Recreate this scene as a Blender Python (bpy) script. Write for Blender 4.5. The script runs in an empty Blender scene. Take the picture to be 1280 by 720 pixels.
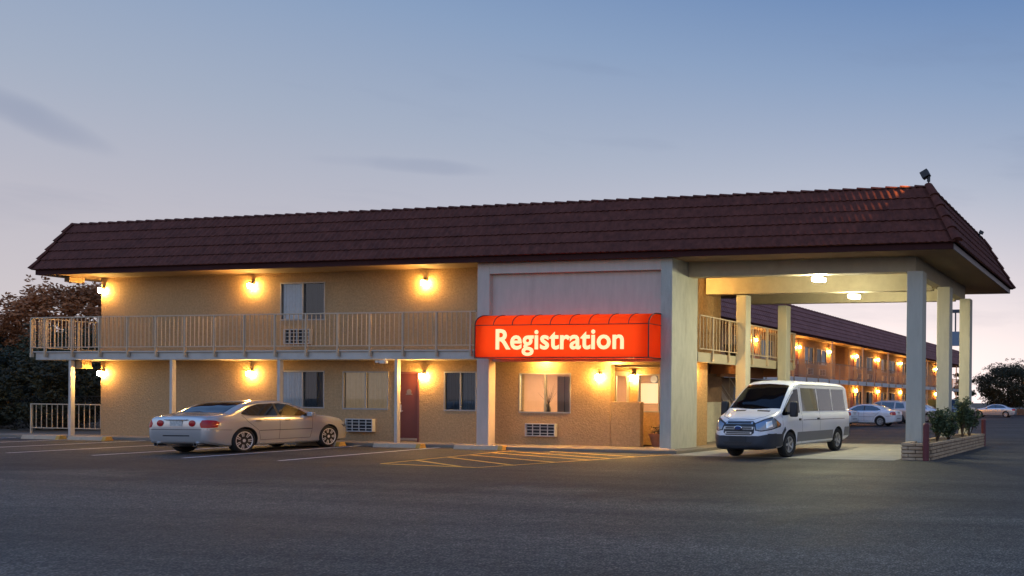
import bpy, bmesh, math, random
from mathutils import Vector, Matrix
from mathutils.bvhtree import BVHTree
R = math.radians
random.seed(11)
scn = bpy.context.scene
col = scn.collection

# ------------------------------------------------------------------ materials
def srgb(r, g, b):
    f = lambda c: (c/255/12.92) if c/255 <= .04045 else ((c/255+.055)/1.055)**2.4
    return (f(r), f(g), f(b), 1)

MATS = {}
def mat(name, base, rough=.7, metal=0., var=0., vscale=4., bump=0., bscale=40., coat=0., spec=.5, dirt=0., dscale=1.2, dcol=None, stretch=None):
    if name in MATS: return MATS[name]
    m = bpy.data.materials.new(name); m.use_nodes = True
    nt = m.node_tree; N = nt.nodes; Lk = nt.links
    bs = N['Principled BSDF']
    base = tuple(base)+((1,) if len(base) == 3 else ())
    bs.inputs['Base Color'].default_value = base
    bs.inputs['Roughness'].default_value = rough
    bs.inputs['Metallic'].default_value = metal
    bs.inputs['Coat Weight'].default_value = coat
    bs.inputs['Coat Roughness'].default_value = .04
    bs.inputs['Specular IOR Level'].default_value = spec
    tc = N.new('ShaderNodeTexCoord')
    src = tc.outputs['Object']
    if stretch:
        mp = N.new('ShaderNodeMapping'); mp.inputs['Scale'].default_value = stretch
        Lk.new(src, mp.inputs['Vector']); src = mp.outputs['Vector']
    last = None
    if var:
        n = N.new('ShaderNodeTexNoise'); n.inputs['Scale'].default_value = vscale; n.inputs['Detail'].default_value = 6
        n.inputs['Roughness'].default_value = .65
        Lk.new(src, n.inputs['Vector'])
        mr = N.new('ShaderNodeMapRange'); mr.inputs[1].default_value = .3; mr.inputs[2].default_value = .7
        mr.inputs[3].default_value = 1-var; mr.inputs[4].default_value = 1+var
        Lk.new(n.outputs['Fac'], mr.inputs[0])
        mx = N.new('ShaderNodeMix'); mx.data_type = 'RGBA'; mx.blend_type = 'MULTIPLY'; mx.inputs[0].default_value = 1
        mx.inputs[6].default_value = base
        Lk.new(mr.outputs[0], mx.inputs[7]); last = mx.outputs[2]
    if dirt:
        n2 = N.new('ShaderNodeTexNoise'); n2.inputs['Scale'].default_value = dscale; n2.inputs['Detail'].default_value = 8
        n2.inputs['Roughness'].default_value = .7
        Lk.new(src, n2.inputs['Vector'])
        r2 = N.new('ShaderNodeMapRange'); r2.inputs[1].default_value = .5; r2.inputs[2].default_value = .75
        r2.inputs[3].default_value = 0; r2.inputs[4].default_value = dirt
        Lk.new(n2.outputs['Fac'], r2.inputs[0])
        mx2 = N.new('ShaderNodeMix'); mx2.data_type = 'RGBA'
        mx2.inputs[6].default_value = base
        if last: Lk.new(last, mx2.inputs[6])
        mx2.inputs[7].default_value = dcol or (base[0]*.45, base[1]*.42, base[2]*.4, 1)
        Lk.new(r2.outputs[0], mx2.inputs[0]); last = mx2.outputs[2]
    if last: Lk.new(last, bs.inputs['Base Color'])
    if bump:
        n3 = N.new('ShaderNodeTexNoise'); n3.inputs['Scale'].default_value = bscale; n3.inputs['Detail'].default_value = 4
        Lk.new(tc.outputs['Object'], n3.inputs['Vector'])
        b = N.new('ShaderNodeBump'); b.inputs['Strength'].default_value = bump; b.inputs['Distance'].default_value = .02
        Lk.new(n3.outputs['Fac'], b.inputs['Height']); Lk.new(b.outputs['Normal'], bs.inputs['Normal'])
    MATS[name] = m
    return m

def emit(name, color, strength, base=(.8, .8, .8)):
    if name in MATS: return MATS[name]
    m = mat(name, base, .5)
    bs = m.node_tree.nodes['Principled BSDF']
    bs.inputs['Emission Color'].default_value = tuple(color)+((1,) if len(color) == 3 else ())
    bs.inputs['Emission Strength'].default_value = strength
    return m

def glass(name, tint=(1, 1, 1), refl=.0, rough=.02, dark=0.):
    if name in MATS: return MATS[name]
    m = bpy.data.materials.new(name); m.use_nodes = True
    nt = m.node_tree; N = nt.nodes; Lk = nt.links
    N.remove(N['Principled BSDF'])
    out = N['Material Output']
    tr = N.new('ShaderNodeBsdfTransparent'); tr.inputs[0].default_value = tuple(tint)+(1,)
    gl = N.new('ShaderNodeBsdfGlossy'); gl.inputs['Roughness'].default_value = rough
    gl.inputs[0].default_value = (.95, .97, 1, 1)
    fr = N.new('ShaderNodeFresnel'); fr.inputs[0].default_value = 1.5
    ad = N.new('ShaderNodeMath'); ad.operation = 'ADD'; ad.use_clamp = True; ad.inputs[1].default_value = refl
    Lk.new(fr.outputs[0], ad.inputs[0])
    mx = N.new('ShaderNodeMixShader')
    Lk.new(ad.outputs[0], mx.inputs[0]); Lk.new(tr.outputs[0], mx.inputs[1]); Lk.new(gl.outputs[0], mx.inputs[2])
    Lk.new(mx.outputs[0], out.inputs[0])
    MATS[name] = m
    return m

STUCCO = mat('stucco_tan', (.385, .245, .115), .9, var=.22, vscale=13, bump=.9, bscale=24, dirt=.25, dscale=.55)
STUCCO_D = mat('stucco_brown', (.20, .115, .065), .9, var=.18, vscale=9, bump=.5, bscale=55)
STUCCO_P = mat('stucco_pale', (.52, .46, .33), .9, var=.12, vscale=5, bump=.5, bscale=40, dirt=.3)
TRIM = mat('trim_paint', (.50, .455, .39), .6, var=.06, vscale=3, dirt=.35, dscale=1.6)
PORTAL = mat('portal_plaster', (.53, .435, .36), .85, var=.07, vscale=5, bump=.25, bscale=45, dirt=.28, dscale=1.1, stretch=(1.6,1.6,.35))
PIER = mat('pier_plaster', (.44, .43, .36), .88, var=.10, vscale=6, bump=.4, bscale=40, dirt=.45, dscale=1.2, stretch=(1.6,1.6,.35))
COLUMN = mat('column_paint', (.47, .44, .35), .7, var=.06, vscale=5, bump=.12, bscale=60, dirt=.35, dscale=1.6, stretch=(1.6,1.6,.3))
BEAMP = mat('beam_cream', (.42, .365, .26), .7, var=.07, vscale=3, dirt=.25, dscale=1.2)
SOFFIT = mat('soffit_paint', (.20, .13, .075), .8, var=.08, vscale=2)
TILE = mat('roof_tile', (.112, .037, .026), .88, var=.34, vscale=5, bump=.3, bscale=30, spec=.2, dirt=.5, dscale=1.3, dcol=(.045, .02, .019, 1))
FASCIA = mat('fascia_maroon', (.055, .022, .021), .9, var=.1, spec=.1)
RAILP = mat('railing_paint', (.50, .385, .26), .55, var=.08, vscale=6)
ALU = mat('aluminium', (.55, .54, .5), .4, metal=.6)
WFRAME = mat('window_frame', (.30,.29,.27), .5, metal=.2)
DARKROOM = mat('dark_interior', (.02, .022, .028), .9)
CURTAIN = mat('curtain_cloth', (.84, .87, .92), .9, var=.06, vscale=8)
CURTAIN_T = mat('curtain_tan', (.62, .47, .30), .9, var=.08, vscale=8)
MATS['curtain_tan'].node_tree.nodes['Principled BSDF'].inputs['Emission Color'].default_value = (1,.62,.28,1); MATS['curtain_tan'].node_tree.nodes['Principled BSDF'].inputs['Emission Strength'].default_value = .10  # faint emission put into the cloth for room light behind it
DRAPE = mat('dark_drape', (.055, .065, .08), .9)
DOORP = mat('door_red', (.135, .03, .02), .6, var=.08, vscale=3)
METAL = mat('brushed_metal', (.6, .58, .55), .3, metal=.9)
CHROME = mat('chrome', (.75, .76, .78), .12, metal=1.)
BLACK = mat('black_plastic', (.02, .02, .022), .5)
RUBBER = mat('rubber', (.018, .018, .018), .85, var=.2, vscale=20)
GLASS = glass('window_glass', (.85, .88, .88), .0)
CARGLASS = mat('car_glass', (.006, .007, .009), .05, spec=.9, coat=1.)
CONC = mat('concrete', (.20, .165, .125), .9, var=.12, vscale=3, bump=.2, bscale=60, dirt=.3, dscale=1.3)
STOPM = mat('stop_concrete', (.52, .38, .25), .9, var=.15, vscale=6, bump=.3, bscale=50, dirt=.3, dscale=3)
YELP = mat('yellow_paint', (.60, .32, .06), .7, var=.15, vscale=10, dirt=.3, dscale=6)
LAMPGLOW = emit('lamp_glow', (1, .55, .14), 820)
FARGLOW = emit('lamp_glow_far', (1, .42, .075), 1200)
CANOPYGLOW = emit('canopy_glow', (1, .95, .60), 620)
PLUMB = mat('lamp_bronze', (.06, .045, .03), .5, metal=.4)

# ------------------------------------------------------------------ mesh builder
class MB:
    def __init__(s): s.v = []; s.f = []; s.mi = []; s.cur = 0
    def add(s, vs, fs):
        o = len(s.v); s.v += [tuple(v) for v in vs]
        for f in fs: s.f.append(tuple(i+o for i in f)); s.mi.append(s.cur)
        return s
    def box(s, x0, x1, y0, y1, z0, z1):
        if x0 > x1: x0, x1 = x1, x0
        if y0 > y1: y0, y1 = y1, y0
        if z0 > z1: z0, z1 = z1, z0
        vs = [(x0,y0,z0),(x1,y0,z0),(x1,y1,z0),(x0,y1,z0),(x0,y0,z1),(x1,y0,z1),(x1,y1,z1),(x0,y1,z1)]
        return s.add(vs, [(0,3,2,1),(4,5,6,7),(0,1,5,4),(1,2,6,5),(2,3,7,6),(3,0,4,7)])
    def bar(s, a, b, w, h=None, up=(0,0,1)):
        h = h or w; a = Vector(a); b = Vector(b); d = (b-a).normalized(); u = Vector(up)
        if abs(d.dot(u)) > .98: u = Vector((1,0,0))
        r = d.cross(u).normalized(); u = r.cross(d)
        vs = []
        for p in (a, b):
            for sx, sy in ((-1,-1),(1,-1),(1,1),(-1,1)): vs.append(p+r*(sx*w/2)+u*(sy*h/2))
        return s.add(vs, [(3,2,1,0),(4,5,6,7),(0,1,5,4),(1,2,6,5),(2,3,7,6),(3,0,4,7)])
    def tube(s, pts, rad, n=8, cap=True):
        pts = [Vector(p) for p in pts]
        rs = rad if isinstance(rad, (list, tuple)) else [rad]*len(pts)
        vs = []; fs = []
        prev = None
        for i, p in enumerate(pts):
            d = (pts[min(i+1, len(pts)-1)]-pts[max(i-1, 0)]).normalized()
            if prev is None:
                u = Vector((0,0,1)) if abs(d.z) < .9 else Vector((1,0,0))
                r = d.cross(u).normalized()
            else:
                r = (prev-d*prev.dot(d)).normalized()
            prev = r; q = d.cross(r)
            for k in range(n):
                a = 2*math.pi*k/n; vs.append(p+(r*math.cos(a)+q*math.sin(a))*rs[i])
        for i in range(len(pts)-1):
            for k in range(n):
                fs.append((i*n+k, i*n+(k+1)%n, (i+1)*n+(k+1)%n, (i+1)*n+k))
        if cap:
            fs.append(tuple(range(n-1, -1, -1))); fs.append(tuple((len(pts)-1)*n+k for k in range(n)))
        return s.add(vs, fs)
    def lathe(s, prof, c, axis='z', n=16):
        vs = []; fs = []
        for r, h in prof:
            for k in range(n):
                a = 2*math.pi*k/n; x, y = r*math.cos(a), r*math.sin(a)
                if axis == 'z': vs.append((c[0]+x, c[1]+y, c[2]+h))
                elif axis == 'y': vs.append((c[0]+x, c[1]+h, c[2]+y))
                else: vs.append((c[0]+h, c[1]+x, c[2]+y))
        m = len(prof)
        for i in range(m-1):
            for k in range(n): fs.append((i*n+k, i*n+(k+1)%n, (i+1)*n+(k+1)%n, (i+1)*n+k))
        if prof[0][0] > 1e-6: fs.append(tuple(range(n-1, -1, -1)))
        if prof[-1][0] > 1e-6: fs.append(tuple((m-1)*n+k for k in range(n)))
        return s.add(vs, fs)
    def prism(s, poly, a0, a1, axis='x'):
        n = len(poly)
        def P(u, v, a):
            return (a, u, v) if axis == 'x' else ((u, a, v) if axis == 'y' else (u, v, a))
        vs = [P(u, v, a0) for u, v in poly]+[P(u, v, a1) for u, v in poly]
        fs = [tuple(range(n-1, -1, -1)), tuple(range(n, 2*n))]+[(i, (i+1)%n, n+(i+1)%n, n+i) for i in range(n)]
        return s.add(vs, fs)
    def build(s, name, m, parent=None, smooth=False, bevel=0, fix=True, loc=None):
        me = bpy.data.meshes.new(name)
        me.from_pydata([tuple(v) for v in s.v], [], s.f)
        ms = m if isinstance(m, (list, tuple)) else [m]
        for x in ms: me.materials.append(x)
        if len(ms) > 1: me.polygons.foreach_set('material_index', s.mi)
        if fix:
            bm = bmesh.new(); bm.from_mesh(me)
            bmesh.ops.remove_doubles(bm, verts=bm.verts, dist=1e-5)
            bmesh.ops.recalc_face_normals(bm, faces=bm.faces)
            bm.to_mesh(me); bm.free()
        o = bpy.data.objects.new(name, me); col.objects.link(o)
        if parent: o.parent = parent
        if loc: o.location = loc
        if smooth:
            me.shade_smooth()
            try: me.set_sharp_from_angle(angle=R(35))
            except Exception: pass
        if bevel:
            b = o.modifiers.new('bevel', 'BEVEL'); b.width = bevel; b.segments = 2; b.limit_method = 'ANGLE'
        return o

def tag(o, label=None, cat=None, group=None, kind=None):
    if label: o['label'] = label
    if cat: o['category'] = cat
    if group: o['group'] = group
    if kind: o['kind'] = kind
    return o
def thing(name, label, cat, loc=(0,0,0), rz=0, group=None):
    o = bpy.data.objects.new(name, None); o.empty_display_size = .3; col.objects.link(o)
    o.location = loc; o.rotation_euler = (0,0,rz)
    return tag(o, label, cat, group)
def copy_tree(o, parent=None):
    c = o.copy(); col.objects.link(c)
    if parent: c.parent = parent
    for ch in list(o.children): copy_tree(ch, c)
    return c
def dup(o, loc, rz=None, label=None):
    c = copy_tree(o); c.location = loc
    if rz is not None: c.rotation_euler = (0,0,rz)
    if label: c['label'] = label
    return c
def structure(name, mb, m, **k): return tag(mb.build(name, m, **k), kind='structure')

def wall_grid(mb, a0, a1, z0, z1, holes, P, depth):
    """a wall sheet from a0..a1 / z0..z1 with rectangular holes; P(a, d, z) places a point, d = depth behind the face"""
    xs = sorted(set([a0, a1]+[h[0] for h in holes]+[h[1] for h in holes]))
    zs = sorted(set([z0, z1]+[h[2] for h in holes]+[h[3] for h in holes]))
    inside = lambda x, z: any(h[0] < x < h[1] and h[2] < z < h[3] for h in holes)
    for i in range(len(xs)-1):
        for j in range(len(zs)-1):
            if inside((xs[i]+xs[i+1])/2, (zs[j]+zs[j+1])/2): continue
            for d in (0, depth):
                mb.add([P(xs[i],d,zs[j]),P(xs[i+1],d,zs[j]),P(xs[i+1],d,zs[j+1]),P(xs[i],d,zs[j+1])], [(0,1,2,3)])
    for h in list(holes)+[(a0, a1, z0, z1)]:
        x0, x1, y0, y1 = h
        mb.add([P(x0,0,y0),P(x1,0,y0),P(x1,0,y1),P(x0,0,y1),P(x0,depth,y0),P(x1,depth,y0),P(x1,depth,y1),P(x0,depth,y1)],
               [(0,1,5,4),(1,2,6,5),(2,3,7,6),(3,0,4,7)])

# ------------------------------------------------------------------ setting: ground
G0 = 0.
def asphalt():
    m = bpy.data.materials.new('asphalt'); m.use_nodes = True
    nt = m.node_tree; N = nt.nodes; Lk = nt.links; bs = N['Principled BSDF']
    tc = N.new('ShaderNodeTexCoord')
    def noise(scale, detail=6, rough=.6, vec=None):
        n = N.new('ShaderNodeTexNoise'); n.inputs['Scale'].default_value = scale; n.inputs['Detail'].default_value = detail
        n.inputs['Roughness'].default_value = rough
        Lk.new(vec or tc.outputs['Object'], n.inputs['Vector']); return n.outputs['Fac']
    def rng(v, a, b, c, d):
        r = N.new('ShaderNodeMapRange'); r.inputs[1].default_value = a; r.inputs[2].default_value = b
        r.inputs[3].default_value = c; r.inputs[4].default_value = d; Lk.new(v, r.inputs[0]); return r.outputs[0]
    def mth(op, a, b):
        n = N.new('ShaderNodeMath'); n.operation = op
        for i, x in enumerate((a, b)):
            if isinstance(x, (int, float)): n.inputs[i].default_value = x
            else: Lk.new(x, n.inputs[i])
        return n.outputs[0]
    sep = N.new('ShaderNodeSeparateXYZ'); Lk.new(tc.outputs['Object'], sep.inputs[0])
    # old worn aggregate close to the road, a newer dark coat towards the building: wavy border
    wob = rng(noise(.35, 5), .2, .8, -2.2, 2.2)
    edge = mth('ADD', mth('ADD', sep.outputs['Y'], mth('MULTIPLY', sep.outputs['X'], .07)), wob)
    coat = rng(edge, 10.2, 11.2, 0, 1)
    stain = rng(noise(.22, 7, .65), .42, .72, 0, 1)
    fine = noise(26, 4, .8)
    vor = N.new('ShaderNodeTexVoronoi'); vor.inputs['Scale'].default_value = 42; Lk.new(tc.outputs['Object'], vor.inputs['Vector'])
    stone = rng(vor.outputs['Distance'], .05, .55, 1.75, .45)
    mid = mth('MULTIPLY', rng(noise(3.2, 6, .7), .3, .7, .78, 1.22), rng(noise(9, 5, .75), .35, .65, .72, 1.28))
    mx = N.new('ShaderNodeMix'); mx.data_type = 'RGBA'
    mx.inputs[6].default_value = (.156, .136, .111, 1); mx.inputs[7].default_value = (.078, .069, .060, 1)
    Lk.new(coat, mx.inputs[0])
    mx2 = N.new('ShaderNodeMix'); mx2.data_type = 'RGBA'; mx2.blend_type = 'MULTIPLY'; mx2.inputs[0].default_value = 1
    Lk.new(mx.outputs[2], mx2.inputs[6])
    k = mth('MULTIPLY', mth('MULTIPLY', mid, rng(stain, 0, 1, 1.12, .68)), mth('MULTIPLY', stone, rng(fine, .32, .68, .5, 1.5)))
    Lk.new(k, mx2.inputs[7])
    mp = N.new('ShaderNodeMapping'); mp.inputs['Scale'].default_value = (.07,.75,1); mp.inputs['Rotation'].default_value = (0,0,R(9)); Lk.new(tc.outputs['Object'], mp.inputs['Vector'])
    trk = rng(noise(1.0, 5, .6, mp.outputs['Vector']), .35, .65, .64, 1.25)
    spots = rng(noise(.9, 3, .5), .66, .74, 1, .62)
    mxt = N.new('ShaderNodeMix'); mxt.data_type = 'RGBA'; mxt.blend_type = 'MULTIPLY'; mxt.inputs[0].default_value = 1
    Lk.new(mx2.outputs[2], mxt.inputs[6]); Lk.new(mth('MULTIPLY', trk, spots), mxt.inputs[7]); mx2 = mxt
    # cracks
    v2 = N.new('ShaderNodeTexVoronoi'); v2.feature = 'DISTANCE_TO_EDGE'; v2.inputs['Scale'].default_value = .22
    dist = N.new('ShaderNodeMix'); dist.data_type = 'RGBA'; dist.inputs[0].default_value = .35
    nz = N.new('ShaderNodeTexNoise'); nz.inputs['Scale'].default_value = .8; nz.inputs['Detail'].default_value = 6
    Lk.new(tc.outputs['Object'], nz.inputs['Vector'])
    Lk.new(tc.outputs['Object'], dist.inputs[6]); Lk.new(nz.outputs['Color'], dist.inputs[7]); Lk.new(dist.outputs[2], v2.inputs['Vector'])
    crack = rng(v2.outputs['Distance'], .0, .003, .9, 1)
    mx3 = N.new('ShaderNodeMix'); mx3.data_type = 'RGBA'; mx3.blend_type = 'MULTIPLY'; mx3.inputs[0].default_value = 1
    Lk.new(mx2.outputs[2], mx3.inputs[6]); Lk.new(crack, mx3.inputs[7])
    Lk.new(mx3.outputs[2], bs.inputs['Base Color'])
    bs.inputs['Specular IOR Level'].default_value = .35
    Lk.new(rng(stain, 0, 1, .8, .6), bs.inputs['Roughness'])
    b = N.new('ShaderNodeBump'); b.inputs['Strength'].default_value = .55; b.inputs['Distance'].default_value = .012
    Lk.new(mth('ADD', vor.outputs['Distance'], fine), b.inputs['Height']); Lk.new(b.outputs['Normal'], bs.inputs['Normal'])
    return m
ASPH = asphalt()
g = MB(); xs = [-700,-200,-60,-30,-10,10,40,200,700]; ys = [-300,-60,-10,5,15,30,60,120,300,900]
for i in range(len(xs)-1):
    for j in range(len(ys)-1):
        g.add([(xs[i],ys[j],0),(xs[i+1],ys[j],0),(xs[i+1],ys[j+1],0),(xs[i],ys[j+1],0)], [(0,1,2,3)])
structure('ground', g, ASPH)

# walk along the facade, drive pad under the canopy
w = MB()
w.box(-41.5, -20.75, 20.95, 22.1, -.2, .1); w.box(-20.748, -13.4, 20.55, 24.4, -.2, .1)
w.box(-15.3, -13.4, 24.4, 34, -.2, .1)
structure('pavement', w, CONC, bevel=.02)
dp = MB(); dp.box(-13.38, -6.68, 20.1, 27.6, -.1, .006)
structure('driveway', dp, mat('drive_concrete', (.27, .255, .22), .85, var=.12, vscale=2, bump=.15, bscale=60, dirt=.5, dscale=.9))
soil = MB(); soil.box(-60, -41.6, 19.8, 60, -.3, .03); soil.box(-41.6, -38.6, 22.2, 60, -.3, .03)
structure('verge', soil, mat('dry_soil', (.13, .10, .07), .95, var=.25, vscale=3, bump=.6, bscale=12))
far_soil = MB(); far_soil.box(-30, 30, 97, 130, -.3, .05)
structure('field', far_soil, mat('dry_field', (.17, .13, .085), .95, var=.2, vscale=1, bump=.4, bscale=5))

def paint_mat(name, c):
    m = mat(name, c, .7, var=.12, vscale=6)
    nt = m.node_tree; N = nt.nodes; Lk = nt.links
    out = N['Material Output']; bs = N['Principled BSDF']
    tr = N.new('ShaderNodeBsdfTransparent'); mx = N.new('ShaderNodeMixShader')
    tc = N.new('ShaderNodeTexCoord'); n = N.new('ShaderNodeTexNoise'); n.inputs['Scale'].default_value = 9; n.inputs['Detail'].default_value = 8
    n.inputs['Roughness'].default_value = .75
    r = N.new('ShaderNodeMapRange'); r.inputs[1].default_value = .30; r.inputs[2].default_value = .46
    r.inputs[3].default_value = .25; r.inputs[4].default_value = 1
    Lk.new(tc.outputs['Object'], n.inputs['Vector']); Lk.new(n.outputs['Fac'], r.inputs[0])
    Lk.new(r.outputs[0], mx.inputs[0]); Lk.new(tr.outputs[0], mx.inputs[1]); Lk.new(bs.outputs[0], mx.inputs[2])
    Lk.new(mx.outputs[0], out.inputs[0])
    return m
WLINE = paint_mat('white_line', (.80, .80, .80)); YLINE = paint_mat('yellow_line', (.80, .46, .08))
def stroke(mb, a, b, w, z=.005):
    a = Vector((a[0], a[1], 0)); b = Vector((b[0], b[1], 0)); d = (b-a).normalized(); n = Vector((-d.y, d.x, 0))*w/2
    mb.add([(p.x, p.y, z) for p in (a-n, b-n, b+n, a+n)], [(0,1,2,3)])
ln = MB()
for k in range(8):
    x = -20.85-2.98*k
    stroke(ln, (x, 15.5), (x-1.08, 21.0), .11)
structure('parking_lines', ln, WLINE)
hl = MB()
Aq, Bq, Cq, Dq = (-17.8,15.46), (-14.9,15.2), (-13.4,20.3), (-18.75,20.5)
for p, q in ((Aq,Bq),(Bq,Cq),(Aq,Dq)): stroke(hl, p, q, .1, .009)
for p, q in (((-18.03,16.57),(-15.44,15.32)),((-18.25,17.67),(-14.63,15.97)),((-18.4,18.53),(-14.4,17.0)),((-18.5,19.4),(-14.2,17.9)),((-18.6,20.1),(-14.0,18.5)),((-17.5,20.45),(-13.7,19.2))):
    stroke(hl, p, q, .1, .006)
structure('hatched_markings', hl, YLINE)

# ------------------------------------------------------------------ roof tiles
def tile_slope(mb, b0, b1, t0, t1, rows, period, nrm, amp=.022, lift=.045):
    """corrugated tile courses on the slope between the eave b0-b1 and the crest t0-t1"""
    b0, b1, t0, t1, nrm = map(Vector, (b0, b1, t0, t1, nrm)); nrm = nrm.normalized()
    along = (b1-b0).normalized(); L = (b1-b0).length; n = max(8, int(L/period)*6)
    for r in range(rows):
        f0 = r/rows; f1 = (r+1)/rows
        jit = random.uniform(-.006, .006)
        A0, A1 = b0.lerp(t0, f0), b1.lerp(t1, f0); B0, B1 = b0.lerp(t0, f1), b1.lerp(t1, f1)
        vs = []; fs = []
        for ring, (P0, P1, off, a) in enumerate(((A0, A1, -.01, .3), (A0, A1, lift+jit, 1), (B0, B1, .012+jit, .9))):
            for i in range(n+1):
                p = P0.lerp(P1, i/n); s = p.dot(along)/period*2*math.pi
                c = math.cos(s); h = amp*a*(abs(c)**.7*(1 if c > 0 else -.45))
                vs.append(p+nrm*(off+h))
        for ring in range(2):
            for i in range(n):
                o = ring*(n+1); fs.append((o+i, o+i+1, o+n+2+i, o+n+1+i))
        mb.add(vs, fs)
def half_caps(mb, a, b, count, r=.11, lean=.035):
    a = Vector(a); b = Vector(b); d = (b-a)/count; dn = d.normalized()
    u = Vector((0,0,1)); sd = dn.cross(u).normalized(); u = sd.cross(dn)
    for k in range(count):
        p, q = a+d*k-dn*.03, a+d*(k+1)+dn*.02
        vs = []; fs = []
        for P, rr, of in ((p, r*1.12, lean), (q, r*.92, 0)):
            for i in range(7):
                t = math.pi*i/6-.0; vs.append(P+sd*(math.cos(t)*rr)+u*(math.sin(t)*rr*.8+of-.04))
        for i in range(6): fs.append((i, i+1, 8+i, 7+i))
        fs.append((6,5,4,3,2,1,0)); mb.add(vs, fs)

# ------------------------------------------------------------------ main motel building
YW, YF, ZS = 21.85, 20.95, 5.81       # facade, eave line, soffit height
bld = thing('motel_building', 'two storey tan stucco motel wing with maroon tiled mansard roof and drive-through canopy', 'motel', (-24, 22, 0))
bld_off = Vector((-24, 22, 0))
def bpart(mb, name, m, parent=None, **k):
    o = mb.build(name, m, **k)
    p = parent or bld
    o.parent = p
    if p is bld: o.location = -bld_off
    return o

XL, XR = -37.4, -15.2
WIN = {'gl1': (-29.33,-27.5,1.19,2.44), 'gl2': (-26.72,-24.9,1.17,2.42), 'gl3': (-22.69,-21.47,1.16,2.42), 'reg': (-19.85,-17.98,1.13,2.38), 'up': (-29.35,-27.5,4.19,5.46)}
DOOR = (-24.6,-23.69,.12,2.40)
ACS = {'ac_up': (-29.08,-28.0,3.36,3.87), 'ac_gl': (-26.5,-25.4,.41,.84), 'ac_reg': (-19.54,-18.45,.37,.78)}
m = MB()
wall_grid(m, XL, -16.56, 0, ZS, list(WIN.values())+[DOOR], lambda a, d, z: (a, YW+d, z), .2)
m.box(-16.56, -14.36, YW, YW+.2, 2.66, ZS)             # wall above the lobby recess
bpart(m, 'wall', STUCCO)
m = MB(); m.box(XL, XL+.2, YW+.203, 29.2, 0, ZS); m.box(XL+.203, -20, 29.0, 29.2, 0, ZS); m.box(-20.2, -20.003, 25.8, 29.0, 0, ZS)
bpart(m, 'wall', STUCCO)
m = MB(); m.box(-15.4, -15.2, 24.15, 25.95, 3.07, ZS)
bpart(m, 'wall', STUCCO)
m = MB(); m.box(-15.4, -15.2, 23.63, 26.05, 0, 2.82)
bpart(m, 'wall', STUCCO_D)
m = MB(); m.box(-15.197, -15.17, 23.64, 26.04, .1, 1.5)
bpart(m, 'wainscot', STUCCO_P)
m = MB(); m.box(-15.24, -15.1, 22.95, 24.147, 2.85, ZS)
bpart(m, 'wall', STUCCO)
m = MB(); m.box(-14.415, -14.3, 22.465, 23.62, 0, 2.82); m.box(-15.24, -14.418, 23.6, 23.62, 0, 2.82)
bpart(m, 'wall', STUCCO)
m = MB(); m.box(-20, -15.403, 25.8, 25.95, 0, ZS)
bpart(m, 'wall', STUCCO)

def window(par, P, x0, x1, z0, z1, left, right, cols=2):
    """sliding window in its hole: aluminium frame, two panes, cloth behind them"""
    f = MB(); t = .026
    def bx(mb, a0, a1, d0, d1, b0, b1):
        c = [P(a, d, z) for a in (a0, a1) for d in (d0, d1) for z in (b0, b1)]
        xs, ys, zs = zip(*c); mb.box(min(xs), max(xs), min(ys), max(ys), min(zs), max(zs))
    bx(f, x0-.015, x1+.015, -.012, .07, z0-.02, z0+t); bx(f, x0-.015, x1+.015, -.012, .07, z1-t, z1+.015)
    bx(f, x0-.015, x0+t, -.012, .07, z0+t+.002, z1-t-.002); bx(f, x1-t, x1+.015, -.012, .07, z0+t+.002, z1-t-.002)
    mid = (x0+x1)/2
    bx(f, mid-.025, mid+.025, .0, .065, z0+t+.002, z1-t-.002)
    fr = f.build('window', WFRAME)
    par(fr)
    for a0, a1, dd in ((x0+t, mid-.025, .03), (mid+.025, x1-t, .042)):
        p = MB(); p.add([P(a0,dd,z0+t),P(a1,dd,z0+t),P(a1,dd,z1-t),P(a0,dd,z1-t)], [(0,1,2,3)])
        p.build('pane', GLASS, fr, fix=False)
    for (a0, a1), cm in (((x0, mid-.01), left), ((mid+.01, x1), right)):
        if cm is None: continue
        c = MB(); n = 40; vs = []; fs = []
        for i in range(n+1):
            a = a0+(a1-a0)*i/n; d = .068+.012*math.sin(i*1.9)+.010*math.sin(i*.7+a0)
            vs += [P(a, d, z0), P(a, d, z1)]
        for i in range(n): fs.append((2*i, 2*i+2, 2*i+3, 2*i+1))
        c.add(vs, fs); c.build('curtain', cm, fr, smooth=True, fix=False)
    return fr
def par_b(o): o.parent = bld; o.location = -bld_off
PF = lambda a, d, z: (a, YW+d, z)
window(par_b, PF, *WIN['gl1'], CURTAIN, DRAPE)
window(par_b, PF, *WIN['gl2'], CURTAIN_T, CURTAIN_T)
window(par_b, PF, *WIN['gl3'], DRAPE, mat('curtain_grey', (.16, .18, .2), .9, var=.1))
window(par_b, PF, *WIN['up'], CURTAIN, DRAPE)
window(par_b, PF, *WIN['reg'], None, None)
for k in ('gl1', 'gl2', 'gl3', 'up'):
    rm = MB(); x0, x1, z0, z1 = WIN[k]; rm.box(x0-.1, x1+.1, YW+.205, YW+.3, z0-.1, z1+.1); bpart(rm, 'room_shade', DARKROOM)
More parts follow.
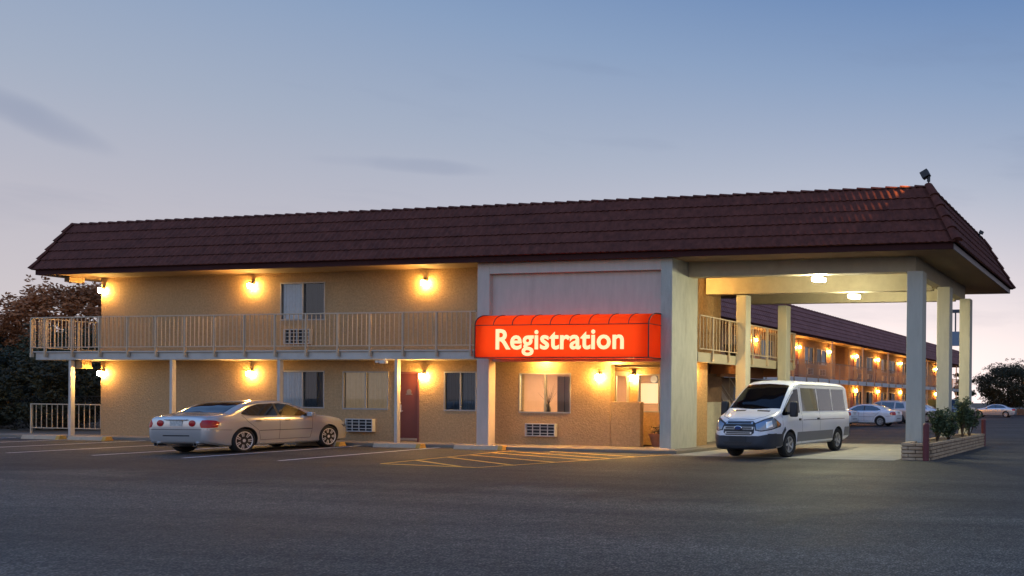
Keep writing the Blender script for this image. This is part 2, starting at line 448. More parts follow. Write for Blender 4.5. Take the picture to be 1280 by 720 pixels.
# door
d = MB(); d.box(DOOR[0]+.04, DOOR[1]-.04, YW+.06, YW+.11, .13, 2.36)
dr = bpart(d, 'door', DOORP, bevel=.006)
d = MB(); d.box(DOOR[0]-.03, DOOR[0]+.038, YW-.012, YW+.1, .1, 2.42); d.box(DOOR[1]-.038, DOOR[1]+.03, YW-.012, YW+.1, .1, 2.42); d.box(DOOR[0]+.04, DOOR[1]-.04, YW-.012, YW+.1, 2.363, 2.42)
d.build('frame', mat('door_frame', (.17, .05, .04), .5), dr)
d = MB(); d.box(DOOR[0]+.07, DOOR[0]+.17, YW+.045, YW+.06, 1.08, 1.33); d.bar((DOOR[0]+.12, YW+.01, 1.12), (DOOR[0]+.27, YW+.01, 1.12), .025); d.tube([(DOOR[0]+.12, YW+.05, 1.12), (DOOR[0]+.12, YW+.0, 1.12)], .02); d.tube([(DOOR[0]+.12, YW+.05, 1.4), (DOOR[0]+.12, YW+.03, 1.4)], .035)
d.build('handle', METAL, dr)
d = MB(); d.lathe([(.0,-.006),(.09,-.006),(.09,0)], (-24.13, YW+.058, 1.76), 'y', 16); d.box(-24.25,-24.01, YW+.05, YW+.059, 1.66, 1.70)
d.build('number_plate', mat('plate_silver', (.22,.18,.16), .45, metal=.5), dr)
d = MB(); d.box(DOOR[0]+.05, DOOR[1]-.05, YW+.052, YW+.06, .14, .22)
d.build('kick_plate', METAL, dr)

# lobby: recess with a glazed door, window and half wall, lit room behind
YL = 22.75
m = MB()
LW = (-16.23,-14.75,1.18,2.39); LD = (-17.2,-16.5,.12,2.5)
wall_grid(m, -17.35, -14.36, .0, 2.66, [(-17.17,-16.55,.12,2.5), LW], lambda a, d, z: (a, YL+d, z), .15)
m.box(-17.55, -17.353, YW+.203, YL+.15, .0, 2.66)   # return of the recess
bpart(m, 'wall', STUCCO)
m = MB(); m.box(-17.35, -14.36, YW+.203, YL, 2.6, 2.655)
bpart(m, 'recess_ceiling', SOFFIT)
m = MB(); m.box(-16.53, -15.5, YW-.02, YW+.16, .1, 1.5)
bpart(m, 'half_wall', STUCCO, bevel=.012)
window(par_b, lambda a, d, z: (a, YL+d, z), *LW, None, None)
m = MB(); m.box(-16.2, -15.5, YL+.1, YL+.11, 1.45, 2.1); m.box(-15.44, -14.8, YL+.1, YL+.11, 1.62, 2.1)
bpart(m, 'roller_blind', emit('blind_glow', (1, .62, .30), 1.5, (.7, .55, .4)))  # blinds glow by themselves, standing in for lobby light on them
m = MB(); x0, x1 = -17.13, -16.58
m.box(x0, x0+.09, YL+.02, YL+.07, .13, 2.48); m.box(x1-.09, x1, YL+.02, YL+.07, .13, 2.48); m.box(x0+.092, x1-.092, YL+.02, YL+.07, 2.34, 2.48); m.box(x0+.092, x1-.092, YL+.02, YL+.07, .13, .4)
ld = bpart(m, 'door', ALU)
p = MB(); p.add([(x0+.09,YL+.045,.4),(x1-.09,YL+.045,.4),(x1-.09,YL+.045,2.34),(x0+.09,YL+.045,2.34)], [(0,1,2,3)]); p.build('pane', GLASS, ld, fix=False)
p = MB(); p.tube([(x1-.14, YL-.03, .9), (x1-.14, YL-.03, 1.4)], .015); p.bar((x1-.14,YL-.03,.95),(x1-.1,YL+.03,.95),.015); p.bar((x1-.14,YL-.03,1.35),(x1-.1,YL+.03,1.35),.015)
p.build('handle', METAL, ld)
PINK = mat('lobby_wall', (.55, .33, .22), .9, var=.04)
m = MB(); m.box(-20.4, -15.25, 25.4, 25.5, .1, 2.7); m.box(-20.5, -20.4, YW+.21, 25.4, .1, 2.7); m.box(-15.33, -15.25, 23.6, 25.4, .1, 2.7); m.box(-15.33, -14.42, 23.5, 23.597, .1, 2.7)
bpart(m, 'lobby_wall', PINK)
m = MB(); m.box(-20.4, -15.335, YW+.21, 25.39, .02, .1)
bpart(m, 'lobby_floor', mat('lobby_tile', (.3, .22, .16), .4))
m = MB(); m.box(-20.4, -17.556, YW+.21, 25.39, 2.62, 2.68); m.box(-17.55, -15.335, YL+.16, 25.39, 2.62, 2.68)
bpart(m, 'lobby_ceiling', mat('lobby_ceiling', (.6, .55, .5), .9))
for q in ((-19.3,-18.1,23.3,23.6),(-16.6,-15.6,23.9,24.2)):
    m = MB(); m.box(*q, 2.58, 2.615); bpart(m, 'ceiling_lamp', emit('lobby_lamp', (1, .72, .42), 110))
m = MB(); m.box(-18.88, -17.7, YW+.5, YW+.54, .6, 2.3)
pn = bpart(m, 'room_divider', mat('divider_tan', (.50, .30, .18), .7, var=.05))
m = MB()
for k in range(3): m.bar((-18.6+.33*k, YW+.49, .6), (-18.6+.33*k, YW+.49, 2.3), .02)
m.build('slat', mat('slat_brown', (.18, .1, .06), .6), pn)

# entrance frame around the registration bay
m = MB()
m.box(-20.72, -20.28, 21.1, 21.36, 0, ZS); bpart(m, 'pier', PORTAL, bevel=.012)
m = MB(); m.box(-14.33, -13.95, 21.1, 22.46, -.02, ZS); bpart(m, 'pier', PIER, bevel=.012)
m = MB(); m.box(-20.278, -14.332, 21.1, 21.36, 5.46, ZS-.002); bpart(m, 'lintel', PORTAL, bevel=.01)
m = MB(); m.box(-20.278, -14.332, 21.22, 21.36, 2.72, 5.458); bpart(m, 'sign_panel', PORTAL)
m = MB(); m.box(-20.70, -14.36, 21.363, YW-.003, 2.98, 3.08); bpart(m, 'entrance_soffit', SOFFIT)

for x in (-18.9, -16.4):  # unseen lamps added for the golden wash on entrance wall and leg
    m = MB(); m.box(x-.12, x+.12, 21.5, 21.74, 2.955, 2.978); bpart(m, 'unseen_soffit_lamp', emit('unseen_soffit_glow', (1, .56, .15), 600))
# front and side balcony floors, railings
m = MB(); m.box(-39.3, -20.75, 21.17, YW-.003, 2.80, 3.1); m.box(-39.3, XL-.003, YW-.003, 27, 2.80, 3.1)
m.box(-39.42, -20.745, 21.12, 21.165, 3.06, 3.1)
bpart(m, 'balcony_floor', TRIM)
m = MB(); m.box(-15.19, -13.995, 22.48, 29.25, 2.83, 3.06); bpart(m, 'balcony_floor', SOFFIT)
for a, b in ((22.47,24.775),(25.125,27.745),(28.125,29.25)):
    m = MB(); m.box(-13.992, -13.93, a, b, 2.78, 3.09); bpart(m, 'balcony_fascia', BEAMP)
m = MB(); m.box(-15.15, -14.0, 25.2, 25.4, 2.5, 2.825); m.box(-15.15, -14.0, 28.6, 28.8, 2.5, 2.825); m.box(-15.05,-14.9,25.45,28.6,2.42,2.825); bpart(m, 'balcony_beam', mat('beam_brown', (.30,.13,.06), .8, var=.1))
def railing(pts_posts, A, B, z0, ztop, zbot, parent_fn, postmat=RAILP, gap=.18, foot=None, outward=(0,-1,0), name='railing'):
    A = Vector(A); B = Vector(B); d = B-A; L = d.length; dn = d/L
    r = MB()
    r.bar((A.x,A.y,ztop), (B.x,B.y,ztop), .05, .035); r.bar((A.x,A.y,zbot), (B.x,B.y,zbot), .04, .03)
    n = int(L/gap)
    for k in range(n+1):
        p = A+dn*(L*k/n); r.bar((p.x,p.y,zbot+.015), (p.x,p.y,ztop-.017), .018)
    o = r.build(name, postmat); parent_fn(o)
    for t in pts_posts:
        p = A+dn*t; q = MB()
        q.bar((p.x,p.y,foot if foot is not None else z0), (p.x,p.y,ztop-.018), .05, .052, up=outward)
        if foot is not None:
            ow = Vector(outward); q.box(p.x-.035-.0*ow.x, p.x+.035, p.y-.03, p.y+.05, foot-.04, foot+.1)
        q.build('post', postmat, o)
    return o
postx = [0, .65]+[.65+1.27*k for k in range(1, 15)]
railing(postx, (-39.38,21.1,0), (-20.75,21.1,0), 3.1, 4.30, 3.24, par_b, foot=2.93)
railing([1.2,2.5,3.8,5.1], (-39.38,21.16,0), (-39.38,26.9,0), 3.1, 4.30, 3.24, par_b, foot=2.93, outward=(-1,0,0))
railing([.3,1.1,1.9], (-39.3,26.95,0), (-37.45,26.95,0), 3.1, 4.30, 3.24, par_b, outward=(0,1,0))
for a, b, ps in ((22.48,24.77,[.75,1.75]),(25.13,27.74,[.7,1.8]),(28.13,29.25,[.5,1.05])):
    railing(ps, (-13.88,a,0), (-13.88,b,0), 3.1, 4.25, 3.2, par_b, foot=2.9, outward=(1,0,0))
railing([.05,.75,1.45], (-13.93,29.28,0), (-15.15,29.28,0), 3.1, 4.25, 3.2, par_b, outward=(0,1,0))
railing([.03], (-40.8,21.86,0), (-37.42,21.86,0), .0, 1.2, .32, par_b, foot=.04, gap=.26)
# slim posts under the front balcony
for x in (-37.74,-33.14,-28.55,-23.86):
    m = MB(); m.box(x-.055, x+.055, 21.2, 21.31, .1, 2.798); bpart(m, 'post', TRIM)
m = MB(); m.box(-37.8, XL-.003, 21.33, 21.6, 2.5, 2.797); bpart(m, 'beam', STUCCO)

# canopy: columns and beams
colp = None
for (x0,x1,y0,y1,z0) in ((-6.85,-6.37,21.65,22.05,.4),(-6.80,-6.36,24.75,25.12,.4),(-6.76,-6.36,27.7,28.08,.0)):
    m = MB(); m.box(x0, x1, y0, y1, z0, 5.34); bpart(m, 'column', COLUMN, bevel=.02)
for (x0,x1,y0,y1) in ((-13.95,-13.57,24.78,25.12),(-13.89,-13.53,27.75,28.12)):
    m = MB(); m.box(x0, x1, y0, y1, 0, 5.2); bpart(m, 'column', COLUMN, bevel=.02)
m = MB(); m.box(-13.94, -6.98, 21.9, 22.2, 5.36, ZS-.002); bpart(m, 'beam', BEAMP)
m = MB(); m.box(-6.976, -6.66, 21.9, 28.15, 5.345, ZS-.002); bpart(m, 'beam', BEAMP)
m = MB(); m.box(-15.1, -6.98, 24.8, 25.06, 5.24, ZS-.002); bpart(m, 'beam', BEAMP)
m = MB(); m.box(-15.1, -6.98, 27.8, 28.06, 5.28, ZS-.002); bpart(m, 'beam', BEAMP)
# roof
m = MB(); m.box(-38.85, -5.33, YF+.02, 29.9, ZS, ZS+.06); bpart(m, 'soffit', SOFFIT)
m = MB()
m.box(-38.88, -5.31, YF-.03, YF+.017, ZS-.01, ZS+.17); m.box(-38.88, -38.85, YF+.017, 29.92, ZS-.01, ZS+.17); m.box(-38.88, -5.31, 29.9, 29.93, ZS-.01, ZS+.17)
bpart(m, 'fascia', FASCIA)
m = MB(); m.box(-5.33, -5.285, YF+.019, 29.9, ZS-.01, ZS+.15); bpart(m, 'fascia', mat('fascia_grey', (.13, .10, .11), .5))
eL, eR, eF, eB, ez = -38.95, -5.2, 20.86, 30.0, 5.97
cL, cR, cF, cB, cz = -38.42, -6.22, 21.65, 29.2, 7.72
m = MB()
tile_slope(m, (eL,eF,ez), (eR,eF,ez), (cL,cF,cz), (cR,cF,cz), 5, .215, (0,-.93,.42))
tile_slope(m, (eR,eF,ez), (eR,eB,ez), (cR,cF,cz), (cR,cB,cz), 5, .235, (.87,0,.5))
tile_slope(m, (eL,eB,ez), (eL,eF,ez), (cL,cB,cz), (cL,cF,cz), 5, .235, (-.95,0,.3))
tile_slope(m, (eR,eB,ez), (eL,eB,ez), (cR,cB,cz), (cL,cB,cz), 5, .235, (0,.93,.42))
roof = bpart(m, 'roof', TILE, smooth=True, fix=False)
m = MB(); half_caps(m, (cL-.02,cF+.03,cz+.02), (cR+.05,cF+.03,cz+.03), 74, .08); half_caps(m, (cR-.02,cF,cz+.02), (cR-.02,cB,cz+.02), 17, .10)
m.build('ridge_cap', TILE, roof, smooth=True, fix=False)
for q in (((eR+.02,eF-.02,ez+.06), (cR+.02,cF-.02,cz+.06), 5, .15), ((eR,eB,ez+.04), (cR,cB,cz+.04), 5, .14), ((eL-.01,eF-.01,ez+.05), (cL-.01,cF-.01,cz+.05), 5, .10)):
    m = MB(); half_caps(m, *q); m.build('hip_cap', TILE, roof, smooth=True, fix=False)
m = MB(); m.box(cL+.05, cR-.05, cF+.08, cB-.08, 7.3, 7.5); m.box(eL+.2, eR-.2, eF+.3, eB-.3, ZS+.08, ZS+.1)
bpart(m, 'roof_deck', mat('roof_felt', (.12,.11,.11), .95, var=.15))
m = MB(); m.box(-38.2, -37.95, 21.3, 21.7, 5.6, ZS-.003); bpart(m, 'vent_box', SOFFIT)

# ------------------------------------------------------------------ awning sign
AW = thing('awning_sign', 'glowing orange red awning reading Registration over the lobby bay', 'awning', (-17.25, 21.1, 2.8))
ao = Vector((-17.25,21.1,2.8))
def arc_profile(y0=20.5, y1=21.08, z0=2.80, zf=3.79, zt=4.13, n=8, e=0.):
    p = [(y1, z0+e), (y0-e, z0+e), (y0-e, zf)]
    for k in range(1, n+1):
        a = math.pi/2*k/n; p.append((y0+.44-(.44+e)*math.cos(a), zf+(zt-zf+e)*math.sin(a)))
    p.append((y1, zt+e)); return p
m = MB(); m.prism(arc_profile(), -20.2, -14.3)
def awn_mat():
    m = bpy.data.materials.new('awning_vinyl'); m.use_nodes = True
    nt = m.node_tree; N = nt.nodes; Lk = nt.links; N.remove(N['Principled BSDF'])
    tr = N.new('ShaderNodeBsdfTranslucent'); tr.inputs[0].default_value = (.95, .085, .013, 1)
    df = N.new('ShaderNodeBsdfDiffuse'); df.inputs[0].default_value = (.45, .025, .008, 1)
    mx = N.new('ShaderNodeMixShader'); mx.inputs[0].default_value = .3
    Lk.new(tr.outputs[0], mx.inputs[1]); Lk.new(df.outputs[0], mx.inputs[2]); Lk.new(mx.outputs[0], N['Material Output'].inputs[0])
    return m
AWM = awn_mat()
o = m.build('canopy', [AWM], AW, smooth=True); o.location = -ao
m = MB()
for z in (3.06, 3.62): m.tube([(-20.0,20.82,z),(-14.5,20.82,z)], .03, 6)
o = m.build('tube_lamp', emit('tube_glow', (1,.9,.75), 11), AW, fix=False); o.location = -ao
m = MB()
for k in range(1, 9):
    x = -20.2+5.9*k/9+.0
    m.tube([(x, y-.004, z+.004) for y, z in arc_profile()[2:-1]], .013, 6)
for x in (-20.2, -14.3):
    pr = arc_profile(e=.004); m.tube([(x, y, z) for y, z in pr[1:]], .018, 6)
m.tube([(-20.2,20.49,3.79),(-14.3,20.49,3.79)], .013, 6); m.tube([(-20.2,20.49,2.80),(-14.3,20.49,2.80)], .02, 6)
m.tube([(-14.3,20.5,2.80),(-14.3,21.08,2.80)], .02, 6); m.tube([(-14.29,20.5,3.79),(-14.29,21.08,3.79)], .011, 6)
o = m.build('frame', mat('awning_frame', (.03,.008,.006), .5), AW, fix=False); o.location = -ao
cu = bpy.data.curves.new('lettering', 'FONT'); cu.body = 'Registration'; cu.size = .80; cu.align_x = 'CENTER'; cu.extrude = .004; cu.offset = .018; cu.space_character = 1.03
cu.resolution_u = 4
to = bpy.data.objects.new('lettering_source', cu); col.objects.link(to)
bpy.context.view_layer.update()
me = bpy.data.meshes.new_from_object(to.evaluated_get(bpy.context.evaluated_depsgraph_get()))
bpy.data.objects.remove(to)
lx = [v.co.x for v in me.vertices]; lz = [v.co.y for v in me.vertices]
kx = 4.36/(max(lx)-min(lx)); hgt = max(v for v in lz); kz = .60/hgt
cx = (max(lx)+min(lx))/2
for v in me.vertices: v.co = Vector(((v.co.x-cx)*kx, -v.co.z, v.co.y*kz))
me.materials.append(emit('letter_glow', (1, .82, .36), .92, (.6,.55,.35)))
lt = bpy.data.objects.new('lettering', me); col.objects.link(lt); lt.parent = AW; lt.location = Vector((-17.28, 20.49, 3.07))-ao

# ------------------------------------------------------------------ small things on the facade
def ac_unit(x0, x1, z0, z1, y, label, rz=0):
    cx = (x0+x1)/2; wd = (x1-x0)/2; h = z1-z0
    t = thing('air_conditioner', label, 'air conditioner', (cx, y, z0), rz, 'through-wall air conditioners')
    b = MB(); b.box(-wd, wd, -.11, -.001, 0, .03); b.box(-wd, wd, -.11, -.001, h-.03, h); b.box(-wd, -wd+.03, -.11, -.001, .032, h-.032); b.box(wd-.03, wd, -.11, -.001, .032, h-.032)
    b.build('housing', mat('ac_metal', (.46,.44,.4), .5, var=.06), t)
    b = MB(); b.box(-wd+.032, wd-.032, -.05, -.002, .032, h-.032); b.build('coil', mat('ac_dark', (.012,.012,.014), .7), t)
    b = MB()
    for k in range(1, 4): b.box(-wd+.03, wd-.03, -.1, -.085, h*k/4-.012, h*k/4+.012)
    for k in range(1, 4): b.box(-wd+2*wd*k/4-.012, -wd+2*wd*k/4+.012, -.104, -.086, .03, h-.03)
    b.build('grille', MATS['ac_metal'], t)
    return t
ac_unit(*ACS['ac_up'], YW, 'grey grilled air conditioner behind the balcony railing under the upper window')
ac_unit(*ACS['ac_gl'], YW, 'grey grilled air conditioner low in the wall left of the red door')
ac_unit(*ACS['ac_reg'], YW, 'grey grilled air conditioner under the lobby window beneath the glowing awning')

LAMPS = 'lit wall lamps'
def wall_lamp(loc, label, rz=0, glow=LAMPGLOW, proto=[]):
    t = thing('wall_lamp', label, 'wall lamp', loc, rz, LAMPS)
    b = MB(); b.lathe([(.075,0),(.075,.02),(.03,.035)][::-1] and [(.0,.0),(.07,.0),(.07,-.025),(.0,-.03)], (0,0,.13), 'y', 12)
    b.bar((0,-.02,.13), (0,-.115,.15), .03)
    b.lathe([(0,.15),(.045,.147),(.064,.105),(.062,.085),(0,.085)], (0,-.115,0), 'z', 14)
    b.build('bracket', PLUMB, t, smooth=True)
    b = MB(); b.lathe([(.045,.083),(.058,.05),(.06,-.02),(.047,-.07),(.0,-.085)], (0,-.115,0), 'z', 10)
    b.build('globe', glow, t, smooth=True)
    return t
wl = wall_lamp((-37.27,YW-.001,5.33), 'lit wall lamp at the left end of the upper wall, above the corner balcony')
def lamp_at(loc, label, rz=0): return dup(wl, loc, rz, label)
lamp_at((-30.53,YW-.001,5.37), 'lit upper wall lamp just left of the blue curtained window')
lamp_at((-23.43,YW-.001,5.33), 'lit upper wall lamp on bare wall between upper window and entrance bay')
lamp_at((-37.27,YW-.001,2.33), 'lit lower wall lamp at the left corner under the balcony')
lamp_at((-30.55,YW-.001,2.33), 'lit lower wall lamp above the roof of the silver sedan')
lamp_at((-23.47,YW-.001,2.27), 'lit lower wall lamp right beside the red door')
lamp_at((-16.93,YW-.001,2.26), 'lit wall lamp on the registration wall between lobby window and half wall')
lamp_at((-16.37,YL-.001,2.27), 'lit wall lamp in the lobby recess right of the glass door')
lamp_at((-14.299,22.6,2.45), 'lit wall lamp on the side wall below the side balcony, behind the big pier', R(90))
lamp_at((-15.099,23.6,5.35), 'lit wall lamp on the side wall above the side balcony, behind the big pier', R(90))

m = MB(); m.box(-24.3,-24.12,21.02,21.16,2.66,2.76); m.box(-24.42,-24.3,20.98,21.14,2.68,2.75); m.bar((-24.2,21.1,2.76),(-24.2,21.18,2.82),.03)
o = m.build('security_camera', mat('camera_white', (.6,.56,.48), .5)); tag(o, 'small white security camera under the edge of the front balcony', 'camera')
# canopy ceiling lamps
def canopy_lamp(loc, label):
    t = thing('canopy_lamp', label, 'ceiling lamp', loc, 0, 'lamps under the drive-through canopy')
    b = MB(); b.box(-.17,.17,-.13,.13,.06,.52); b.build('housing', TRIM, t)
    b = MB(); b.prism([(-.13,.058),(-.11,-.04),(.11,-.04),(.13,.058)], -.17, .17, 'x'); b.build('diffuser', CANOPYGLOW, t)
    return t
canopy_lamp((-9.9,22.46,5.27), 'glowing white ceiling lamp under the canopy, behind the front beam')
canopy_lamp((-9.86,25.3,5.13), 'glowing white ceiling lamp under the canopy, just behind the second beam')
# floodlights on the roof edge
def floodlight(loc, rz, label):
    t = thing('floodlight', label, 'floodlight', loc, rz, 'floodlights on the roof edge')
    b = MB(); b.tube([(0,0,-.02),(0,0,.14)], .022); b.tube([(0,0,.1),(-.0,0,.24)], .05, 8); b.build('stem', BLACK, t)
    b = MB(); a = R(28)
    M = Matrix.Translation((-.10,0,.31)) @ Matrix.Rotation(-a, 4, 'Y')
    for q in ((-.12,.12,-.10,.10,-.10,.10),):
        k = len(b.v); b.box(*q); b.v[k:] = [tuple(M @ Vector(v)) for v in b.v[k:]]
    h = b.build('head', BLACK, t, bevel=.01)
    return t
floodlight((cR+.0,cF-.02,7.78), 0, 'black floodlight standing on the front corner of the tiled roof')
fl2 = floodlight((cR+.12,28.0,7.60), R(180), 'small black floodlight on the right roof edge far behind the corner'); fl2.scale = (.6,.6,.6)
sp = bpy.data.lights.new('flood_beam', 'SPOT'); sp.energy = 190; sp.color = (1,.45,.12); sp.spot_size = R(70); sp.spot_blend = .6; sp.shadow_soft_size = .06
so = bpy.data.objects.new('flood_beam', sp); col.objects.link(so); so.location = (cR-.30, cF-.04, 8.08)
so.rotation_euler = (Vector((-1.6,-.12,-.5))).to_track_quat('-Z','Y').to_euler()

# lobby objects
tv = MB(); tv.box(-17.62,-17.02,24.9,24.96,1.72,2.08)
tvo = thing('television', 'small lit screen on the lobby wall seen through the glass door', 'screen', (-17.3,24.96,1.7))
def loc_child(o, root): o.parent = root; o.location = -root.location
loc_child(tv.build('case', BLACK), tvo)
s = MB(); s.add([(-17.58,24.895,1.75),(-17.06,24.895,1.75),(-17.06,24.895,2.05),(-17.58,24.895,2.05)],[(0,1,2,3)]); loc_child(s.build('screen', emit('tv_glow', (.45,.8,.85), 1.6), fix=False), tvo)
s = MB(); s.box(-17.35,-17.29,24.96,25.4,1.85,1.95); loc_child(s.build('mount', BLACK), tvo)
ck = thing('wall_clock', 'round wall clock above the screen inside the lobby', 'clock', (-17.45,25.37,2.3))
s = MB(); s.lathe([(0,-.03),(.14,-.03),(.16,0),(.16,.028)], (0,0,0), 'y', 20); s.build('case', mat('clock_rim', (.2,.2,.2), .4), ck)
s = MB(); s.lathe([(0,-.036),(.135,-.034)], (0,0,0), 'y', 20); s.bar((0,-.04,0),(.0,-.04,.1),.012); s.bar((0,-.04,0),(.07,-.04,.02),.012); s.build('dial', mat('clock_face', (.7,.68,.62), .5), ck)
vs_ = thing('dried_branches', 'vase of bare dried branches behind the lobby window', 'plant', (-19.15, YW+.42, .1))
s = MB(); s.box(-.3,.3,-.16,.16,0,.98); s.build('stand', mat('stand_wood', (.12,.07,.04), .5), vs_)
s = MB(); s.lathe([(.05,.98),(.09,1.05),(.1,1.15),(.05,1.26),(.06,1.3)], (0,0,0), 'z', 12); s.build('vase', mat('vase', (.25,.18,.1), .3), vs_, smooth=True)
s = MB(); rr = random.Random(4)
for k in range(16):
    a = rr.uniform(0,6.28); l = rr.uniform(.35,.8); sp_ = rr.uniform(.1,.42); p = [(0,0,1.28)]
    for j in range(1,4): p.append((math.cos(a)*sp_*j/3+rr.uniform(-.02,.02), math.sin(a)*sp_*.3*j/3, 1.28+l*j/3))
    s.tube(p, [.006,.005,.004,.002], 4)
s.build('twig', mat('twig', (.10,.065,.03), .8), vs_, fix=False)
def leaf_mass(mb, rnd, c, rad, n, size, flat=1.):
    for _ in range(n):
        d = Vector((rnd.gauss(0,1), rnd.gauss(0,1), rnd.gauss(0,1))).normalized(); r = rnd.random()**.45
        p = Vector(c)+Vector((d.x*rad[0]*r, d.y*rad[1]*r, d.z*rad[2]*r))
        u = Vector((rnd.uniform(-1,1), rnd.uniform(-1,1), rnd.uniform(-.7,.7)*flat)).normalized(); v = u.orthogonal().normalized(); v = (v*math.cos(rnd.uniform(0,6))+u.cross(v)*math.sin(rnd.uniform(0,6))).normalized()
        s_ = size*rnd.uniform(.6,1.35)
        mb.add([p-u*s_, p+v*s_*.42, p+u*s_, p-v*s_*.42], [(0,1,2,3)])
pt = thing('flower_pot', 'low terracotta pot with a dry plant in the lobby recess beside the pier', 'plant pot', (-15.15, 22.3, .1), 0)
s = MB(); s.lathe([(.2,0),(.3,.34),(.32,.34),(.32,.4),(.28,.4),(.26,.34),(0,.34)], (0,0,0), 'z', 16); s.build('pot', mat('terracotta', (.3,.12,.06), .8, var=.1), pt, smooth=True)
s = MB(); leaf_mass(s, random.Random(3), (0,0,.52), (.3,.25,.2), 130, .05); s.build('foliage', mat('dry_leaf', (.10,.07,.03), .8, var=.3), pt, fix=False)
pt2 = thing('flower_pot', 'brown pot with a withered plant right of the big pier under the side balcony', 'plant pot', (-14.72, 23.85, .1), 0)
s = MB(); s.lathe([(.14,0),(.2,.3),(.22,.3),(.22,.36),(0,.33)], (0,0,0), 'z', 14); s.build('pot', mat('clay_brown', (.16,.08,.05), .8), pt2, smooth=True)
s = MB(); leaf_mass(s, random.Random(5), (0,0,.5), (.2,.2,.2), 90, .05); s.build('foliage', MATS['dry_leaf'], pt2, fix=False)
pt3 = thing('flower_pot', 'round black pot on the floor of the side balcony behind the railing', 'plant pot', (-14.3, 25.24, 3.06), 0)
s = MB(); s.lathe([(.18,0),(.29,.18),(.31,.4),(.33,.4),(.33,.46),(.27,.46),(.25,.4),(0,.4)], (0,0,0), 'z', 18); s.build('pot', BLACK, pt3, smooth=True)
s = MB(); s.lathe([(.255,.405),(0,.43)], (0,0,0), 'z', 18); s.build('soil', mat('pot_soil', (.05,.035,.025), .95), pt3)

# wheel stops
def wheel_stop(x, y, L, label, rz=0):
    t = thing('wheel_stop', label, 'wheel stop', (x,y,0), rz, 'concrete wheel stops along the walk')
    pr = [(-.12,0),(.12,0),(.075,.14),(-.075,.14)]
    b = MB(); b.prism(pr, -L/2, L/2-.17, 'x'); b.build('block', STOPM, t, bevel=.012)
    b = MB(); b.prism(pr, L/2-.169, L/2, 'x'); b.build('painted_end', YELP, t, bevel=.012)
    return t
ws = wheel_stop(-37.75,20.55,1.75,'wheel stop with yellow end at the far left, in front of the low railing')
for x, lab in ((-35.6,'wheel stop with yellow end before the left corner of the wall, left of the sedan'),(-31.8,'wheel stop hidden in the bay left of the silver sedan'),(-25.95,'wheel stop under the nose of the silver sedan'),
               (-22.95,'wheel stop with yellow end in front of the red door'),(-20.0,'wheel stop with yellow end at the foot of the left awning pier')):
    if 'hidden' in lab: continue
    dup(ws, (x,20.52,0), R(random.uniform(-1,1)), lab)
m = MB(); m.prism([(-.28,-.1),(.3,-.17),(.34,.12),(-.2,.16)], .0, .13, 'z')
o = m.build('concrete_chunk', STOPM, bevel=.03, loc=(-14.05,20.85,0)); tag(o, 'broken concrete chunk lying at the foot of the big pier', 'concrete block')

# planter with brick sides
def brick_mat():
    m = bpy.data.materials.new('planter_brick'); m.use_nodes = True
    nt = m.node_tree; N = nt.nodes; Lk = nt.links; bs = N['Principled BSDF']; bs.inputs['Roughness'].default_value = .85
    tc = N.new('ShaderNodeTexCoord'); n = N.new('ShaderNodeTexNoise'); n.inputs['Scale'].default_value = 5; n.inputs['Detail'].default_value = 7
    Lk.new(tc.outputs['Object'], n.inputs['Vector'])
    r = N.new('ShaderNodeValToRGB'); r.color_ramp.elements[0].position = .3; r.color_ramp.elements[0].color = (.34,.225,.13,1); r.color_ramp.elements[1].position = .7; r.color_ramp.elements[1].color = (.54,.385,.24,1)
    Lk.new(n.outputs['Fac'], r.inputs[0]); Lk.new(r.outputs[0], bs.inputs['Base Color'])
    n2 = N.new('ShaderNodeTexNoise'); n2.inputs['Scale'].default_value = 30; Lk.new(tc.outputs['Object'], n2.inputs['Vector'])
    b = N.new('ShaderNodeBump'); b.inputs['Strength'].default_value = .5; b.inputs['Distance'].default_value = .02; Lk.new(n2.outputs['Fac'], b.inputs['Height']); Lk.new(b.outputs['Normal'], bs.inputs['Normal'])
    return m
BRK = brick_mat()
pl = thing('brick_planter', 'long low planter of tan blocks around the canopy columns', 'planter', (-6.2,24,0))
m = MB(); rb = random.Random(8)
def course(mb, a, b, z, h, t, off, nx, L=.42):
    a = Vector(a); b = Vector(b); d = b-a; ln_ = d.length; dn = d/ln_; s = -off*L
    while s < ln_-.02:
        s0 = max(0, s)+.010; s1 = min(ln_, s+L)-.010
        if s1-s0 > .03:
            p = a+dn*s0; q = a+dn*s1; n_ = Vector(nx); j = rb.uniform(-.006,.012)
            vs = [p+n_*(j), q+n_*(j), q-n_*t, p-n_*t]
            c = [(v.x,v.y,zz) for zz in (z+.010, z+h-.010) for v in vs]
            mb.add(c, [(0,3,2,1),(4,5,6,7),(0,1,5,4),(1,2,6,5),(2,3,7,6),(3,0,4,7)])
        s += L
PX0, PX1, PY0, PY1 = -6.62, -5.75, 20.5, 27.5
for k in range(5):
    z = -.03+.1*k; o_ = .5*(k%2)
    course(m, (PX0,PY0,0), (PX1,PY0,0), z, .1, .12, o_, (0,-1,0))
    course(m, (PX1,PY0+.121,0), (PX1,PY1,0), z, .1, .12, o_, (1,0,0))
    course(m, (PX1-.121,PY1,0), (PX0,PY1,0), z, .1, .12, o_, (0,1,0))
    course(m, (PX0,PY1-.121,0), (PX0,PY0+.121,0), z, .1, .12, o_, (-1,0,0))
o = m.build('wall', BRK, pl, bevel=.014, fix=False); o.location = -pl.location
m = MB(); m.box(PX0+.05,PX1-.05,PY0+.05,PY1-.05,0,.40); o = m.build('soil', mat('planter_soil', (.07,.05,.035), .95, var=.3, vscale=6, bump=.8, bscale=15), pl); o.location = -pl.location
